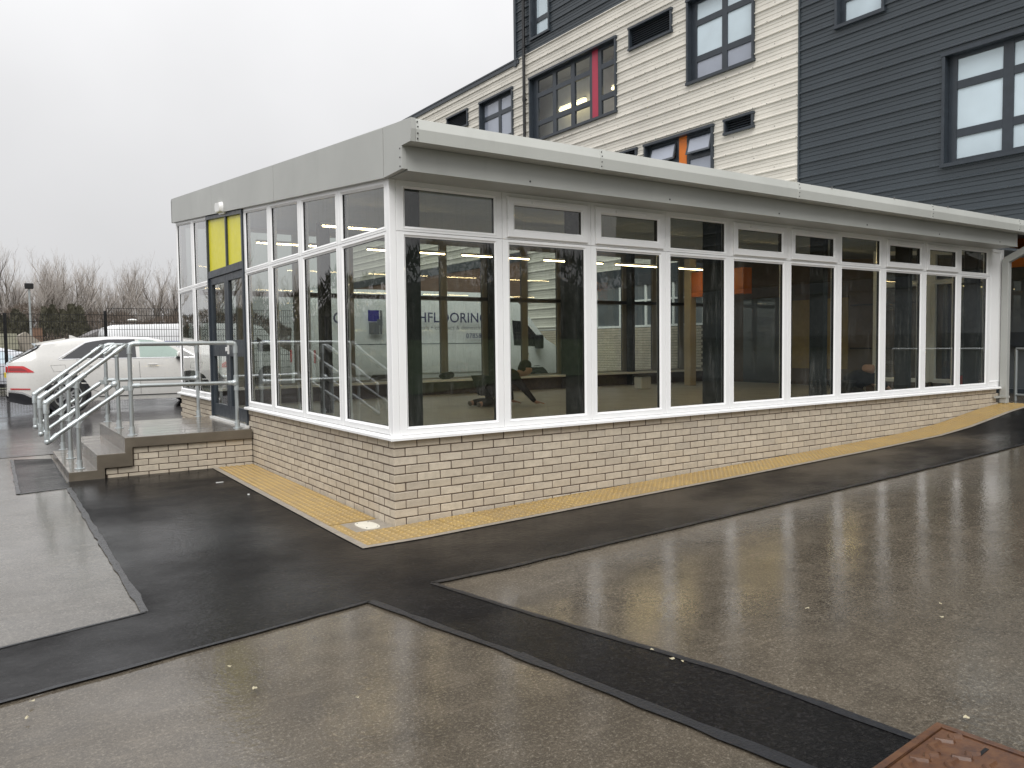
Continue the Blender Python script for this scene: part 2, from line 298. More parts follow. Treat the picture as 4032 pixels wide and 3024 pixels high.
# ---------------------------------------------------------------- helpers
ORG = {}
class MB:
    def __init__(s, xf=None): s.v = []; s.f = []; s.m = []; s.xf = xf; s.k = 0
    def p(s, *c):
        c = c[0] if len(c) == 1 else c
        s.v.append(tuple(s.xf(*c)) if s.xf else tuple(c)); return len(s.v)-1
    def face(s, idx, k=None): s.f.append(tuple(idx)); s.m.append(s.k if k is None else k)
    def quad(s, a, b, c, d, k=None): s.face([s.p(a), s.p(b), s.p(c), s.p(d)], k)
    def box(s, x0, x1, y0, y1, z0, z1, k=None):
        i = [s.p(x, y, z) for x in (x0, x1) for y in (y0, y1) for z in (z0, z1)]
        for q in ((0, 1, 3, 2), (4, 6, 7, 5), (0, 4, 5, 1), (2, 3, 7, 6), (0, 2, 6, 4), (1, 5, 7, 3)): s.face([i[j] for j in q], k)
        return s
    def cbox(s, x0, x1, y0, y1, z0, z1, c, k=None):
        "box with all twelve edges chamfered by c"
        def cor(sx, sy, sz):
            X, Y, Z = (x0, x1)[sx], (y0, y1)[sy], (z0, z1)[sz]
            dx, dy, dz = (c, -c)[sx], (c, -c)[sy], (c, -c)[sz]
            return s.p(X, Y+dy, Z+dz), s.p(X+dx, Y, Z+dz), s.p(X+dx, Y+dy, Z)
        C = {(a, b, d): cor(a, b, d) for a in (0, 1) for b in (0, 1) for d in (0, 1)}
        for a in (0, 1):
            s.face([C[a, 0, 0][0], C[a, 1, 0][0], C[a, 1, 1][0], C[a, 0, 1][0]], k)
            s.face([C[0, a, 0][1], C[1, a, 0][1], C[1, a, 1][1], C[0, a, 1][1]], k)
            s.face([C[0, 0, a][2], C[1, 0, a][2], C[1, 1, a][2], C[0, 1, a][2]], k)
            for b in (0, 1):
                s.face([C[a, b, 0][0], C[a, b, 1][0], C[a, b, 1][1], C[a, b, 0][1]], k)
                s.face([C[a, 0, b][0], C[a, 1, b][0], C[a, 1, b][2], C[a, 0, b][2]], k)
                s.face([C[0, a, b][1], C[1, a, b][1], C[1, a, b][2], C[0, a, b][2]], k)
                for d in (0, 1): s.face(list(C[a, b, d]), k)
        return s
    def tube(s, a, b, ra, rb=None, n=10, caps=True, k=None):
        a = Vector(a); b = Vector(b); rb = ra if rb is None else rb; d = (b-a).normalized()
        t = Vector((0, 0, 1)) if abs(d.z) < 0.9 else Vector((1, 0, 0)); x = d.cross(t).normalized(); y = d.cross(x)
        A = []; B = []
        for i in range(n):
            an = 2*math.pi*i/n; o = math.cos(an)*x+math.sin(an)*y
            A.append(s.p(*(a+o*ra))); B.append(s.p(*(b+o*rb)))
        for i in range(n): j = (i+1) % n; s.face([A[i], A[j], B[j], B[i]], k)
        if caps: s.face(A[::-1], k); s.face(B, k)
        return s
    def pipe(s, pts, rads, n=8, k=None):
        "tube along a polyline, parallel rings"
        pts = [Vector(p) for p in pts]; rings = []; x = None
        for i, p in enumerate(pts):
            d = (pts[min(i+1, len(pts)-1)]-pts[max(i-1, 0)]).normalized()
            if x is None:
                t = Vector((0, 0, 1)) if abs(d.z) < 0.9 else Vector((1, 0, 0)); x = d.cross(t).normalized()
            else: x = (x-d*x.dot(d)).normalized()
            y = d.cross(x); rr = rads[i] if isinstance(rads, (list, tuple)) else rads
            rings.append([s.p(*(p+(math.cos(2*math.pi*j/n)*x+math.sin(2*math.pi*j/n)*y)*rr)) for j in range(n)])
        for A, B in zip(rings, rings[1:]):
            for i in range(n): j = (i+1) % n; s.face([A[i], A[j], B[j], B[i]], k)
        s.face(rings[0][::-1], k); s.face(rings[-1], k); return s
    def ell(s, c, r, n=10, h=6, k=None):
        r = (r, r, r) if isinstance(r, (int, float)) else r
        R = []
        for i in range(h+1):
            ph = math.pi*i/h
            R.append([s.p(c[0]+r[0]*math.sin(ph)*math.cos(2*math.pi*j/n), c[1]+r[1]*math.sin(ph)*math.sin(2*math.pi*j/n), c[2]+r[2]*math.cos(ph)) for j in range(n)])
        for A, B in zip(R, R[1:]):
            for j in range(n): q = (j+1) % n; s.face([A[j], B[j], B[q], A[q]], k)
        return s
    def prism(s, poly, a, b, axis=0, k=None):
        "poly of 2D points extruded along axis from a to b"
        def P(t, q): l = list(q); l.insert(axis, t); return s.p(*l)
        A = [P(a, q) for q in poly]; B = [P(b, q) for q in poly]; n = len(poly)
        for i in range(n): j = (i+1) % n; s.face([A[i], A[j], B[j], B[i]], k)
        s.face(A[::-1], k); s.face(B, k); return s
    def build(s, name, mat, parent=None, smooth=False, merge=True, recalc=True, bevel=0):
        off = ORG.get(parent.name, Vector((0, 0, 0))) if parent else Vector((0, 0, 0))
        me = D.meshes.new(name); me.from_pydata([tuple(Vector(q)-off) for q in s.v], [], s.f)
        mats = mat if isinstance(mat, (list, tuple)) else [mat]
        for q in mats: me.materials.append(M[q] if isinstance(q, str) else q)
        me.polygons.foreach_set('material_index', [min(k, len(mats)-1) for k in s.m])
        if merge or recalc:
            bm = bmesh.new(); bm.from_mesh(me)
            if merge: bmesh.ops.remove_doubles(bm, verts=bm.verts, dist=1e-5)
            if recalc: bmesh.ops.recalc_face_normals(bm, faces=bm.faces)
            if bevel: bmesh.ops.bevel(bm, geom=[e for e in bm.edges if e.is_manifold and e.calc_face_angle(0) > 0.6], offset=bevel, segments=2, affect='EDGES', profile=0.6)
            bm.to_mesh(me); bm.free()
        if smooth:
            me.polygons.foreach_set('use_smooth', [True]*len(me.polygons))
            me.set_sharp_from_angle(angle=math.radians(38))
        o = D.objects.new(name, me); COL.objects.link(o)
        if parent: o.parent = parent; ORG[o.name] = off
        else: ORG[o.name] = Vector((0, 0, 0))
        return o
def tag(o, label=None, cat=None, group=None, kind=None):
    if label: o['label'] = label
    if cat: o['category'] = cat
    if group: o['group'] = group
    if kind: o['kind'] = kind
    return o
def thing(name, label, cat, loc=(0, 0, 0), group=None):
    o = D.objects.new(name, None); COL.objects.link(o); o.location = loc; o.empty_display_size = 0.2
    ORG[o.name] = Vector(loc); return tag(o, label, cat, group)
def copy_tree(o, parent=None, loc=None, rz=None):
    c = o.copy(); COL.objects.link(c)
    if parent: c.parent = parent
    if loc is not None: c.location = loc
    if rz is not None: c.rotation_euler = (0, 0, rz)
    for ch in list(o.children): copy_tree(ch, c)
    return c
def inst(name, mesh, parent, loc, rot=(0, 0, 0), scale=(1, 1, 1)):
    "child object sharing mesh data, placed in world coordinates"
    o = D.objects.new(name, mesh); COL.objects.link(o); o.parent = parent
    o.location = Vector(loc)-ORG[parent.name]; o.rotation_euler = rot; o.scale = scale; return o
def lerp(t, xs, ys):
    if t <= xs[0]: return ys[0]
    for i in range(1, len(xs)):
        if t <= xs[i]: return ys[i-1]+(ys[i]-ys[i-1])*(t-xs[i-1])/(xs[i]-xs[i-1])
    return ys[-1]
def sm(t): t = max(0, min(1, t)); return t*t*(3-2*t)
GX = [0, 2, 4, 6.2, 7.9, 8.7, 9.3, 9.9, 10.55, 11]; GZ = [0, .052, .104, .165, .226, .288, .36, .437, .493, .505]
def g(x, y):
    z = lerp(x, GX, GZ)
    if y > 1: z *= 1-0.6*sm((y-1)/6)
    z += 0.01*max(0, min(y, 21))
    if y > 26: z -= 0.035*(min(y, 130)-26)
    if y < -13: z += 0.09*min(14, -13-y)
    if x < -14: z -= 0.03*(min(60, -14-x))
    return z

# ---------------------------------------------------------------- ground
def grid_sheet(name, xs, ys, zf, mat, kind='structure'):
    b = MB(); V = [[b.p(x, y, zf(x, y)) for x in xs] for y in ys]
    for i in range(len(ys)-1):
        for j in range(len(xs)-1): b.face([V[i][j], V[i][j+1], V[i+1][j+1], V[i+1][j]])
    o = b.build(name, mat, merge=False, recalc=False, smooth=False); o.data.polygons.foreach_set('use_smooth', [True]*len(o.data.polygons))
    return tag(o, kind=kind)
XS = [-900, -400, -200, -100, -74, -60, -40, -30, -20, -14, -10, -7, -5, -3.5, -2, -1, 0]+[0.5*i for i in range(1, 25)]+[13, 14, 17, 22, 30, 45, 70, 120, 300, 900]
YS = [-900, -300, -120, -60, -40, -27, -20, -16, -13, -10, -7, -5, -4, -3, -2, -1, 0, 1, 2, 3, 4, 5, 6, 7, 9, 11, 14, 17, 21, 23, 26, 32, 40, 55, 75, 100, 130, 200, 400, 900]
grid_sheet('ground', XS, YS, lambda x, y: g(x, y)-0.004*(1 if (y > 24 or y < -12) else 0), 'old_asphalt')
grid_sheet('field', XS, [26, 32, 40, 55, 75, 100, 130, 200, 400, 900], lambda x, y: g(x, y)+0.02, 'field')
grid_sheet('grass_bank', XS, [-900, -300, -120, -60, -40, -27, -20, -16, -13.2], lambda x, y: g(x, y)+0.02, 'grass')
def sheet(name, poly, off, mat, kind='structure', parent=None, zf=None):
    bm = bmesh.new(); vs_ = [bm.verts.new((x, y, 0)) for x, y in poly]; bm.faces.new(vs_)
    x0 = min(p[0] for p in poly); x1 = max(p[0] for p in poly); y0 = min(p[1] for p in poly); y1 = max(p[1] for p in poly)
    for t in [t for t in GX+[.5*i for i in range(-2, 24)]+[-14, -20, -30] if x0 < t < x1]:
        bmesh.ops.bisect_plane(bm, geom=bm.verts[:]+bm.edges[:]+bm.faces[:], plane_co=(t, 0, 0), plane_no=(1, 0, 0))
    for t in [t for t in YS if y0 < t < y1]:
        bmesh.ops.bisect_plane(bm, geom=bm.verts[:]+bm.edges[:]+bm.faces[:], plane_co=(0, t, 0), plane_no=(0, 1, 0))
    for v in bm.verts: v.co.z = (zf or g)(v.co.x, v.co.y)+off
    for fc in bm.faces:
        if fc.normal.z < 0: fc.normal_flip()
    bmesh.ops.recalc_face_normals(bm, faces=bm.faces)
    if bm.faces and sum(fc.normal.z for fc in bm.faces) < 0: bmesh.ops.reverse_faces(bm, faces=bm.faces)
    me = D.meshes.new(name); bm.to_mesh(me); bm.free(); me.materials.append(M[mat])
    o = D.objects.new(name, me); COL.objects.link(o)
    if parent: o.parent = parent
    return tag(o, kind=kind)
def wob(a, b, n, amp, seed):
    rr = random.Random(seed); out = []
    for i in range(n):
        t = i/n; x = a[0]+(b[0]-a[0])*t; y = a[1]+(b[1]-a[1])*t
        if i: x += rr.uniform(-amp, amp); y += rr.uniform(-amp, amp)
        out.append((x, y))
    return out
sheet('pale_yard', [(-2.12, -1.10)]+wob((-2.12, -1.10), (-8, -2.2), 14, 0.004, 1)[1:]+[(-8, -2.2), (-14, -3.4), (-14, 7.2), (-2.11, 7.0), (-2.11, 4)], 0.004, 'pale_asphalt')
sheet('car_park', [(-60, 7.0), (-14, 7.1), (-4.2, 6.9), (-2.7, 6.75), (-0.06, 6.9), (-0.06, 8.6), (13.1, 8.6), (13.1, 25.5), (-60, 25.5)], 0.008, 'carpark')
# new asphalt: strip round the building, band to the left, trench band to the cover
A = [(-0.5, 4.14)]+[(-2.11, 4.14)]+wob((-2.11, 3.75), (-2.12, -1.09), 22, 0.005, 2)+wob((-2.12, -1.09), (-3.6, -1.42), 10, 0.006, 3)+[(-8, -2.3), (-14, -3.5), (-14, -4.5), (-8, -2.95)]\
  + wob((-3.6, -2.13), (-0.99, -1.70), 24, 0.011, 4)+wob((-0.99, -1.70), (-0.73, -2.90), 16, 0.010, 5)+wob((-0.73, -2.90), (-0.47, -4.42), 16, 0.010, 6)+wob((-0.47, -4.42), (-0.30, -5.2), 8, 0.006, 16)+[(0.3, -5.3)]\
  + wob((0.06, -4.52), (-0.03, -3.70), 8, 0.006, 7)+wob((-0.03, -3.70), (-0.37, -2.28), 16, 0.010, 8)+wob((-0.37, -2.28), (-0.51, -1.60), 8, 0.006, 9)+wob((-0.51, -1.60), (8, -1.58), 60, 0.010, 10)\
  + [(8, -1.58), (14, -1.5), (14, -0.4), (10.9, -0.50), (-0.50, -0.50)]
sheet('new_asphalt_path', A, 0.008, 'new_asphalt')
sheet('asphalt_patch', [(-2.115, 3.72), (-2.115, 6.3), (-2.56, 6.5), (-2.60, 3.62)], 0.008, 'new_asphalt')
def band(a, b, wd, seed, off=0.012, mat='sealant', name='joint_seal'):
    d = Vector((b[0]-a[0], b[1]-a[1])); L_ = d.length; n = max(3, int(L_/0.12)); nn = Vector((-d.y, d.x)).normalized()
    rr = random.Random(seed); l = []; rt = []
    for i in range(n+1):
        t = i/n; c = Vector(a)+d*t
        ww = wd*(0.75+0.5*rr.random())*0.5
        j = rr.uniform(-.004, .004); q = c+nn*(ww+j); l.append((q.x, q.y)); q = c-nn*(ww-j); rt.append((q.x, q.y))
    return sheet(name, l+rt[::-1], off, mat)
band((-0.51, -1.60), (9.5, -1.56), 0.045, 1); band((-0.51, -1.60), (-0.37, -2.28), 0.035, 2); band((-0.37, -2.28), (-0.03, -3.70), 0.04, 3); band((-0.03, -3.70), (0.05, -4.5), 0.045, 4)
band((-0.99, -1.70), (-0.73, -2.90), 0.05, 5); band((-0.73, -2.90), (-0.47, -4.42), 0.065, 6); band((-3.6, -2.13), (-0.99, -1.70), 0.03, 7)
band((-2.14, -1.09), (-2.13, 3.7), 0.05, 8, mat='seal_grey'); band((-2.14, -1.10), (-3.7, -1.44), 0.02, 9); band((-2.60, 3.62), (-2.13, 3.70), 0.03, 10, mat='seal_grey'); band((-2.60, 3.62), (-2.57, 6.5), 0.035, 11, mat='seal_grey')

# ---------------------------------------------------------------- extension building
EXT = thing('glazed_extension', 'white framed glazed single storey extension on a low buff brick wall with grey metal fascia', 'building', (0, 0, 0))
def Rw(a, v, d): return (a, -d, v)
def Lw(a, v, d): return (-d, a, v)
def Bw(a, v, d): return (a, 8.44+d, v)
def Ew(a, v, d): return (13.2-d, a, v)
def Rt(a, v, d): return (10.69+d, a, v)
def inset(q, ins):
    "q: 4 (u,v) points bottom-left, bottom-right, top-right, top-left; ins: per edge bottom,right,top,left"
    L_ = []
    cx = sum(p[0] for p in q)/4; cy = sum(p[1] for p in q)/4
    for i in range(4):
        a = q[i]; b = q[(i+1) % 4]; dx, dy = b[0]-a[0], b[1]-a[1]; l = math.hypot(dx, dy); nx, ny = -dy/l, dx/l
        if (cx-a[0])*nx+(cy-a[1])*ny < 0: nx, ny = -nx, -ny
        L_.append((a[0]+nx*ins[i], a[1]+ny*ins[i], dx, dy))
    out = []
    for i in range(4):
        x1, y1, dx1, dy1 = L_[i-1]; x2, y2, dx2, dy2 = L_[i]
        den = dx1*dy2-dy1*dx2; t = ((x2-x1)*dy2-(y2-y1)*dx2)/den
        out.append((x1+dx1*t, y1+dy1*t))
    return out
FP = [(0, .0015, -.004, 0), (0, .004, 0, 0), (1, -.024, 0, 0), (1, -.020, .003, 0), (1, -.008, -.008, 0), (1, 0, -.011, 1), (1, 0, -.045, 0), (1, -.02, -.07, 0), (0, .0015, -.07, 0)]
SP = [(0, 0, .0, 0), (0, .0, .018, 0), (0, .006, .024, 0), (1, -.020, .024, 0), (1, -.006, .012, 0), (1, 0, .008, 1), (1, 0, -.04, 0), (0, 0, -.04, 0)]
def frame(b, q, wd, prof, dz=0):
    rings = []
    for (k, c, d, m) in prof:
        pts = inset(q, [k*x+c for x in wd]); rings.append([b.p(p[0], p[1], d+dz) for p in pts])
    n = len(rings)
    for i in range(n):
        A_ = rings[i]; B_ = rings[(i+1) % n]
        for j in range(4): k2 = (j+1) % 4; b.face([A_[j], A_[k2], B_[k2], B_[j]], prof[i][3])
    return inset(q, wd)
def glaze(xf, q, parent, d=-0.02, mat='glass'):
    b = MB(xf); b.quad(*[(p[0], p[1], d) for p in q]); return b.build('glass_pane', mat, parent, recalc=False)
def window_bay(xf, x0, x1, zb, zm, t0, t1, sash=False, wl=.09, wr=.09, wb=.073, mat='upvc', vent=True):
    wdw = D.objects.new('window', None); COL.objects.link(wdw); wdw.parent = EXT; ORG[wdw.name] = Vector((0, 0, 0))
    b = MB(xf); ql = [(x0, zb), (x1, zb), (x1, zm), (x0, zm)]; qu = [(x0, zm), (x1, zm), (x1, t1), (x0, t0)]
    g1 = frame(b, ql, (wb, wr, .045, wl), FP); 
    if sash: g2 = frame(b, qu, (.045, .075, .075, .075), FP)
    else: g2 = frame(b, qu, (.045, wr, .075, wl), FP)
    b.build('frame', [mat, 'gasket'], wdw)
    glaze(xf, g1, wdw)
    if sash:
        b = MB(xf); qs = inset(qu, (.018, .05, .045, .05)); gs = frame(b, qs, (.078, .082, .077, .082), SP); b.build('sash', [mat, 'gasket'], wdw)
        glaze(xf, gs, wdw, -.008)
        cx = (x0+x1)/2; zt = 2.872; b = MB(xf)
        b.box(cx-.205, cx+.205, zt-.009, zt+.009, .024, .036); b.box(cx-.21, cx-.2, zt-.011, zt+.011, .024, .04); b.box(cx+.2, cx+.21, zt-.011, zt+.011, .024, .04)
        b.build('trickle_vent', mat, wdw)
    else: glaze(xf, g2, wdw)
    return wdw
MU = [0.062, 1.134, 2.187, 3.22, 4.237, 5.28, 6.315, 7.335, 8.362, 9.345, 10.305]
SASH = {1, 2, 4, 5, 7, 8}
for i in range(10):
    window_bay(Rw, MU[i], MU[i+1], .781, 2.52, 2.957, 2.957, i in SASH, wl=.087 if i == 0 else .082, wr=.112 if i == 9 else .086)
top = lambda y: 2.962+0.0895*y
LM = [0.062, 1.115, 2.195, 3.262, 4.325]
for i in range(4): window_bay(Lw, LM[i], LM[i+1], .787, 2.52, top(LM[i]), top(LM[i+1]), wl=.047 if i == 0 else .085, wr=.085)
for a, c in ((6.245, 7.235), (7.235, 8.43)): window_bay(Lw, a, c, .80, 2.52, top(a), top(c))
BM = [0.06, 1.06, 2.1, 3.12, 4.16, 5.2, 6.22, 7.26, 8.25, 9.25, 10.25, 11.25, 12.2, 13.15]
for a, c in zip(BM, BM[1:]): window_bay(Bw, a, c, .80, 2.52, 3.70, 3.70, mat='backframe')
b = MB(); b.box(.1, 13.1, 8.325, 8.355, 2.49, 2.56); b.build('backlit_transom_bar', 'black', EXT)  # black bar added over the back transom, backlit shade put in its colour
for a, c in ((.06, 1.1), (1.1, 2.15)): window_bay(Rt, a, c, .80, 2.52, 2.957+.0895*a, 2.957+.0895*c)
# corner post, end panel, dividing strips, sills
b = MB(); b.cbox(0, .062, 0, .062, .781, 2.957, .004); b.build('corner_post', 'upvc', EXT)
b = MB(Rw); fr = frame(b, [(10.307, .781), (10.672, .781), (10.672, 2.957), (10.307, 2.957)], (.10, .045, .07, .05), FP); b.quad(*[(p[0], p[1], -.012) for p in fr]); b.build('end_panel', 'upvc', EXT)
b = MB(Rw); b.box(10.672, 10.71, .76, 2.957, -.07, .012); b.build('edge_trim', 'upvc', EXT)
def sill(b, xf, a, c, z, e0=0, e1=0):
    pr = [(-.08, z), (.0, z), (.045, z-.008), (.052, z-.014), (.052, z-.034), (.045, z-.036), (-.08, z-.03)]
    A_ = [b.p(*xf(a-(max(0, d) if e0 else 0), v, d)) for d, v in pr]; B_ = [b.p(*xf(c, v, d)) for d, v in pr]
    n = len(pr)
    for i in range(n): j = (i+1) % n; b.face([A_[i], A_[j], B_[j], B_[i]])
    b.face(A_); b.face(B_[::-1])
b = MB(); sill(b, Rw, 0, 10.69, .781, 1); b.build('sill', 'upvc', EXT)
b = MB(); sill(b, Lw, 0, 4.36, .785, 1); b.build('sill', 'upvc', EXT)
b = MB(); sill(b, Lw, 6.235, 8.5, .80); b.build('sill', 'upvc', EXT)
b = MB(); b.box(.05, 13.1, 8.05, 8.40, .80, .845); b.build('sill_board', 'upvc', EXT)

# brickwork
def brick_mesh(lx, ly, lz, seed):
    rr = random.Random(seed); b = MB(); b.cbox(.0005, lx-.0005, 0, ly-.0005, .0005, lz-.0005, .003)
    b.v = [(x+rr.uniform(-.0016, .0016), y+rr.uniform(-.0016, .0016), z+rr.uniform(-.0018, .0018)) for x, y, z in b.v]
    me = D.meshes.new('brick'); me.from_pydata(b.v, [], b.f); me.materials.append(M['brick'])
    bm = bmesh.new(); bm.from_mesh(me); bmesh.ops.recalc_face_normals(bm, faces=bm.faces); bm.to_mesh(me); bm.free(); return me
BR = {'x': [brick_mesh(.215, .1025, .065, i) for i in range(4)], 'y': [brick_mesh(.1025, .2105, .065, 10+i) for i in range(4)], 'h': [brick_mesh(.1025, .1025, .065, 20+i) for i in range(3)]}
cam_v = Vector(CAM)
bricks = []     # (kind, location, distance)
def course_x(i, x1):
    z = .68-.075*i; xs = []
    x = 0.0 if i % 2 == 0 else .1125
    while x < x1:
        xs.append(x); x += .225
    return z, xs
for i in range(0, 11):
    z, xs = course_x(i, 10.50)
    for x in xs:
        if z+.065 > g(x+.1, 0)-.02: bricks.append(('x', (x, 0, z)))
    y = .1125 if i % 2 == 0 else 0.0
    while y < 4.2:
        if z+.065 > g(0, y)-.02: bricks.append(('y', (0, y, z)))
        y += .225
    y = 6.27 if i % 2 == 0 else 6.3825
    if i % 2: bricks.append(('h', (0, 6.27, z)))
    while y < 8.4: bricks.append(('y', (0, y, z))); y += .225
bricks.sort(key=lambda q: (Vector(q[1])-cam_v).length)
rr = random.Random(3)
WALL = MB(); WALL.box(.0035, .10, .0055, 4.36, -.3, .752); WALL.box(.0055, .10, 6.235, 8.44, -.3, .77); WALL.box(.10, 10.56, .0055, .10, -.3, .752)
WALL.box(0.1, 13.2, 8.34, 8.43, -.3, .80); WALL.box(10.5, 10.56, .1, 2.2, -.3, .752)
wall_o = WALL.build('low_wall', 'mortar', EXT, recalc=True)
stuffb = MB()
for n, (k, loc) in enumerate(bricks):
    if n < 298:
        q = rr.uniform(-.0018, .0018)
        inst('brick', rr.choice(BR[k]), wall_o, (loc[0]+(q if k == 'y' else 0), loc[1]+(q if k == 'x' else 0), loc[2]))
    else:
        me = rr.choice(BR[k]); o0 = len(stuffb.v)
        for v in me.vertices: stuffb.v.append((v.co.x+loc[0], v.co.y+loc[1], v.co.z+loc[2]))
        for p in me.polygons: stuffb.f.append(tuple(j+o0 for j in p.vertices)); stuffb.m.append(0)
so = stuffb.build('far_bricks', 'brick', wall_o, merge=False, recalc=False); so['kind'] = 'stuff'

# fascia and roof
ft = lambda y: 3.352+0.0885*y        # top of end fascia
fb = lambda y: 2.945+0.0895*y
b = MB()
EJ = [-0.02, 2.89, 5.71, 8.47]
for a, c in zip(EJ, EJ[1:]):
    b = MB(); a2, c2 = a+.005, c-.005
    P8 = [(-.052, a2, fb(a2)), (-.052, c2, fb(c2)), (-.052, c2, ft(c2)), (-.052, a2, ft(a2))]
    Q8 = [(-.002, y, z) for _, y, z in P8]
    b.quad(*P8); 
    for i in range(4): j = (i+1) % 4; b.quad(P8[i], P8[j], Q8[j], Q8[i])
    b.quad(*Q8[::-1]); b.build('fascia_panel', 'fascia', EXT)
# corner return panel, follows the eaves outline
pts = [(-.026, fb(0)), (-.36, 2.957), (-.36, 3.137), (-.515, 3.140), (-.53, 3.235), (-.527, 3.318), (-.026, 3.352)]
b = MB(); b.prism(pts, -.052, -.010, 0); b.build('fascia_return', 'fascia', EXT)
b = MB(); b.box(.0, 10.36, -.36, .0, 2.945, 2.959); b.build('soffit', 'fascia', EXT)
b = MB(); b.box(-.008, 10.36, -.356, -.340, 2.960, 3.139); b.build('eaves_board', 'fascia', EXT)
gj = [-.008, 1.87, 4.76, 7.58, 10.02, 12.85]
for a, c in zip(gj, gj[1:]):
    b = MB(); pr = [(-.345, 3.142), (-.512, 3.142), (-.524, 3.236), (-.504, 3.318), (-.495, 3.318), (-.513, 3.236), (-.500, 3.152), (-.345, 3.152)]
    b.prism(pr, a+.002, c-.002, 0); b.build('gutter', 'fascia2', EXT)
    b = MB(); pr = [(-.345, 3.139), (-.516, 3.139), (-.5285, 3.236), (-.508, 3.321), (-.503, 3.319), (-.5235, 3.236), (-.511, 3.144), (-.345, 3.144)]
    b.prism(pr, c-.003, c+.035, 0); b.build('gutter_strap', 'fascia2', EXT)
b = MB()
for x in gj[:-1]:
    for z, yy in ((3.165, -.519), (3.205, -.524), (3.255, -.526), (3.295, -.517)): b.tube((x+.018, yy, z), (x+.018, yy-.006, z), .0075, .004, 6)
for x in [1.2+1.72*i for i in range(6)]: b.tube((x, -.357, 2.985), (x, -.363, 2.985), .010, .006, 6)
for i in range(3): b.tube((-.052, -.33, 2.98+.07*i), (-.058, -.33, 2.98+.07*i), .008, .005, 6)
for x in [5.4+1.3*i for i in range(6)]: b.tube((x, -.505, 3.318), (x, -.505, 3.335), .014, .010, 6)
b.build('fixing_screws', 'screw', EXT)['kind'] = 'stuff'
b = MB(); ys = [-.50, 8.50]
for (x0, x1) in ((-.04, 13.15),):
    z = [3.30+.0885*(y) for y in ys]
    V = [b.p(x, y, zz+t) for x in (x0, x1) for y, zz in ((-.34, 3.285), (8.50, 4.03)) for t in (0, .05)]
    for q in ((0, 1, 3, 2), (4, 6, 7, 5), (0, 4, 5, 1), (2, 3, 7, 6), (0, 2, 6, 4), (1, 5, 7, 3)): b.face([V[j] for j in q])
b.build('roof', 'fascia2', EXT)
b = MB(); V = [b.p(x, y, z) for x, y, z in ((.0, .0, 2.96), (13.15, .0, 2.96), (13.15, 8.42, 3.72), (.0, 8.42, 3.72))]; V2 = [b.p(x, y, z) for x, y, z in ((.0, .0, 3.0), (13.15, .0, 3.0), (13.15, 8.42, 3.76), (.0, 8.42, 3.76))]
b.face(V); b.face(V2[::-1]); 
for i in range(4): j = (i+1) % 4; b.face([V[i], V[j], V2[j], V2[i]])
b.build('ceiling', 'ceiling', EXT)
b = MB(); b.box(-.052, 13.15, 8.44, 8.50, 3.70, 4.08); b.build('rear_fascia', 'fascia', EXT)
b = MB(); b.box(.10, 10.5, .10, 8.34, .40, .52); b.box(10.5, 13.2, 2.2, 8.34, .40, .52); b.build('floor', 'floor', EXT)
# wind posts
for x in (.245, 2.085, 4.11, 6.13, 8.13, 10.1):
    b = MB(); b.cbox(x, x+.09, .09, .30, .52, 2.98, .006); b.build('wind_post', 'post', EXT)
for x in (6.22, 8.20, 10.22): b = MB(); b.cbox(x, x+.10, 8.1, 8.3, .52, 3.7, .006); b.build('wind_post', 'post', EXT)
b = MB(); b.cbox(1.5, 1.66, 5.6, 5.76, .52, 3.45, .006); b.build('wind_post', 'post', EXT)
# downpipe with swan neck
PP = thing('downpipe', 'pale grey square downpipe with swan neck at the right end of the long glazed wall', 'downpipe', (10.67, -.07, .5))
b = MB(); b.cbox(10.615, 10.715, -.125, -.022, .515, 2.80, .006); b.build('pipe', 'fascia', PP)
b = MB()
for (c0, c1) in ((((10.665, -.074, 2.78)), ((10.665, -.43, 2.96))), (((10.665, -.43, 2.94)), ((10.665, -.43, 3.14)))):
    d = (Vector(c1)-Vector(c0)).normalized(); yv = Vector((1, 0, 0)); zv = d.cross(yv)
    V = [[b.p(*(Vector(c)+yv*sx*.049+zv*sz*.049)) for sx, sz in ((-1, -1), (1, -1), (1, 1), (-1, 1))] for c in (c0, c1)]
    for i in range(4): j = (i+1) % 4; b.face([V[0][i], V[0][j], V[1][j], V[1][i]])
    b.face(V[0]); b.face(V[1][::-1])
b.build('swan_neck', 'fascia', PP)
b = MB(); b.box(10.60, 10.73, -.13, -.005, .60, .63); b.box(10.44, 10.61, -.05, -.02, .60, .63); b.build('bracket', 'fascia', PP)
# door set in the end wall
DR = D.objects.new('double_door', None); COL.objects.link(DR); DR.parent = EXT; ORG[DR.name] = Vector((0, 0, 0))
b = MB(Lw); y0, y1 = 4.335, 6.24; T = 3.30
def bar(b, a0, a1, z0, z1, d0, d1): b.box(a0, a1, z0, z1, d0, d1)
tp = lambda y: top(y)-.02
b.face([b.p(*q) for q in ((y0, .535, .015), (y0+.055, .535, .015), (y0+.055, tp(y0+.055), .015), (y0, tp(y0), .015))])
b = MB(Lw)
def slab(b, q, d0, d1):
    F_ = [b.p(p[0], p[1], d1) for p in q]; K = [b.p(p[0], p[1], d0) for p in q]
    b.face(F_); b.face(K[::-1]); n = len(q)
    for i in range(n): j = (i+1) % n; b.face([F_[i], F_[j], K[j], K[i]])
slab(b, [(y0, .535), (y0+.05, .535), (y0+.05, tp(y0+.05)), (y0, tp(y0))], -.07, .02)
slab(b, [(y1-.05, .535), (y1, .535), (y1, tp(y1)), (y1-.05, tp(y1-.05))], -.07, .02)
slab(b, [(y0+.05, tp(y0+.05)-.055), (y1-.05, tp(y1-.05)-.055), (y1-.05, tp(y1-.05)), (y0+.05, tp(y0+.05))], -.07, .02)
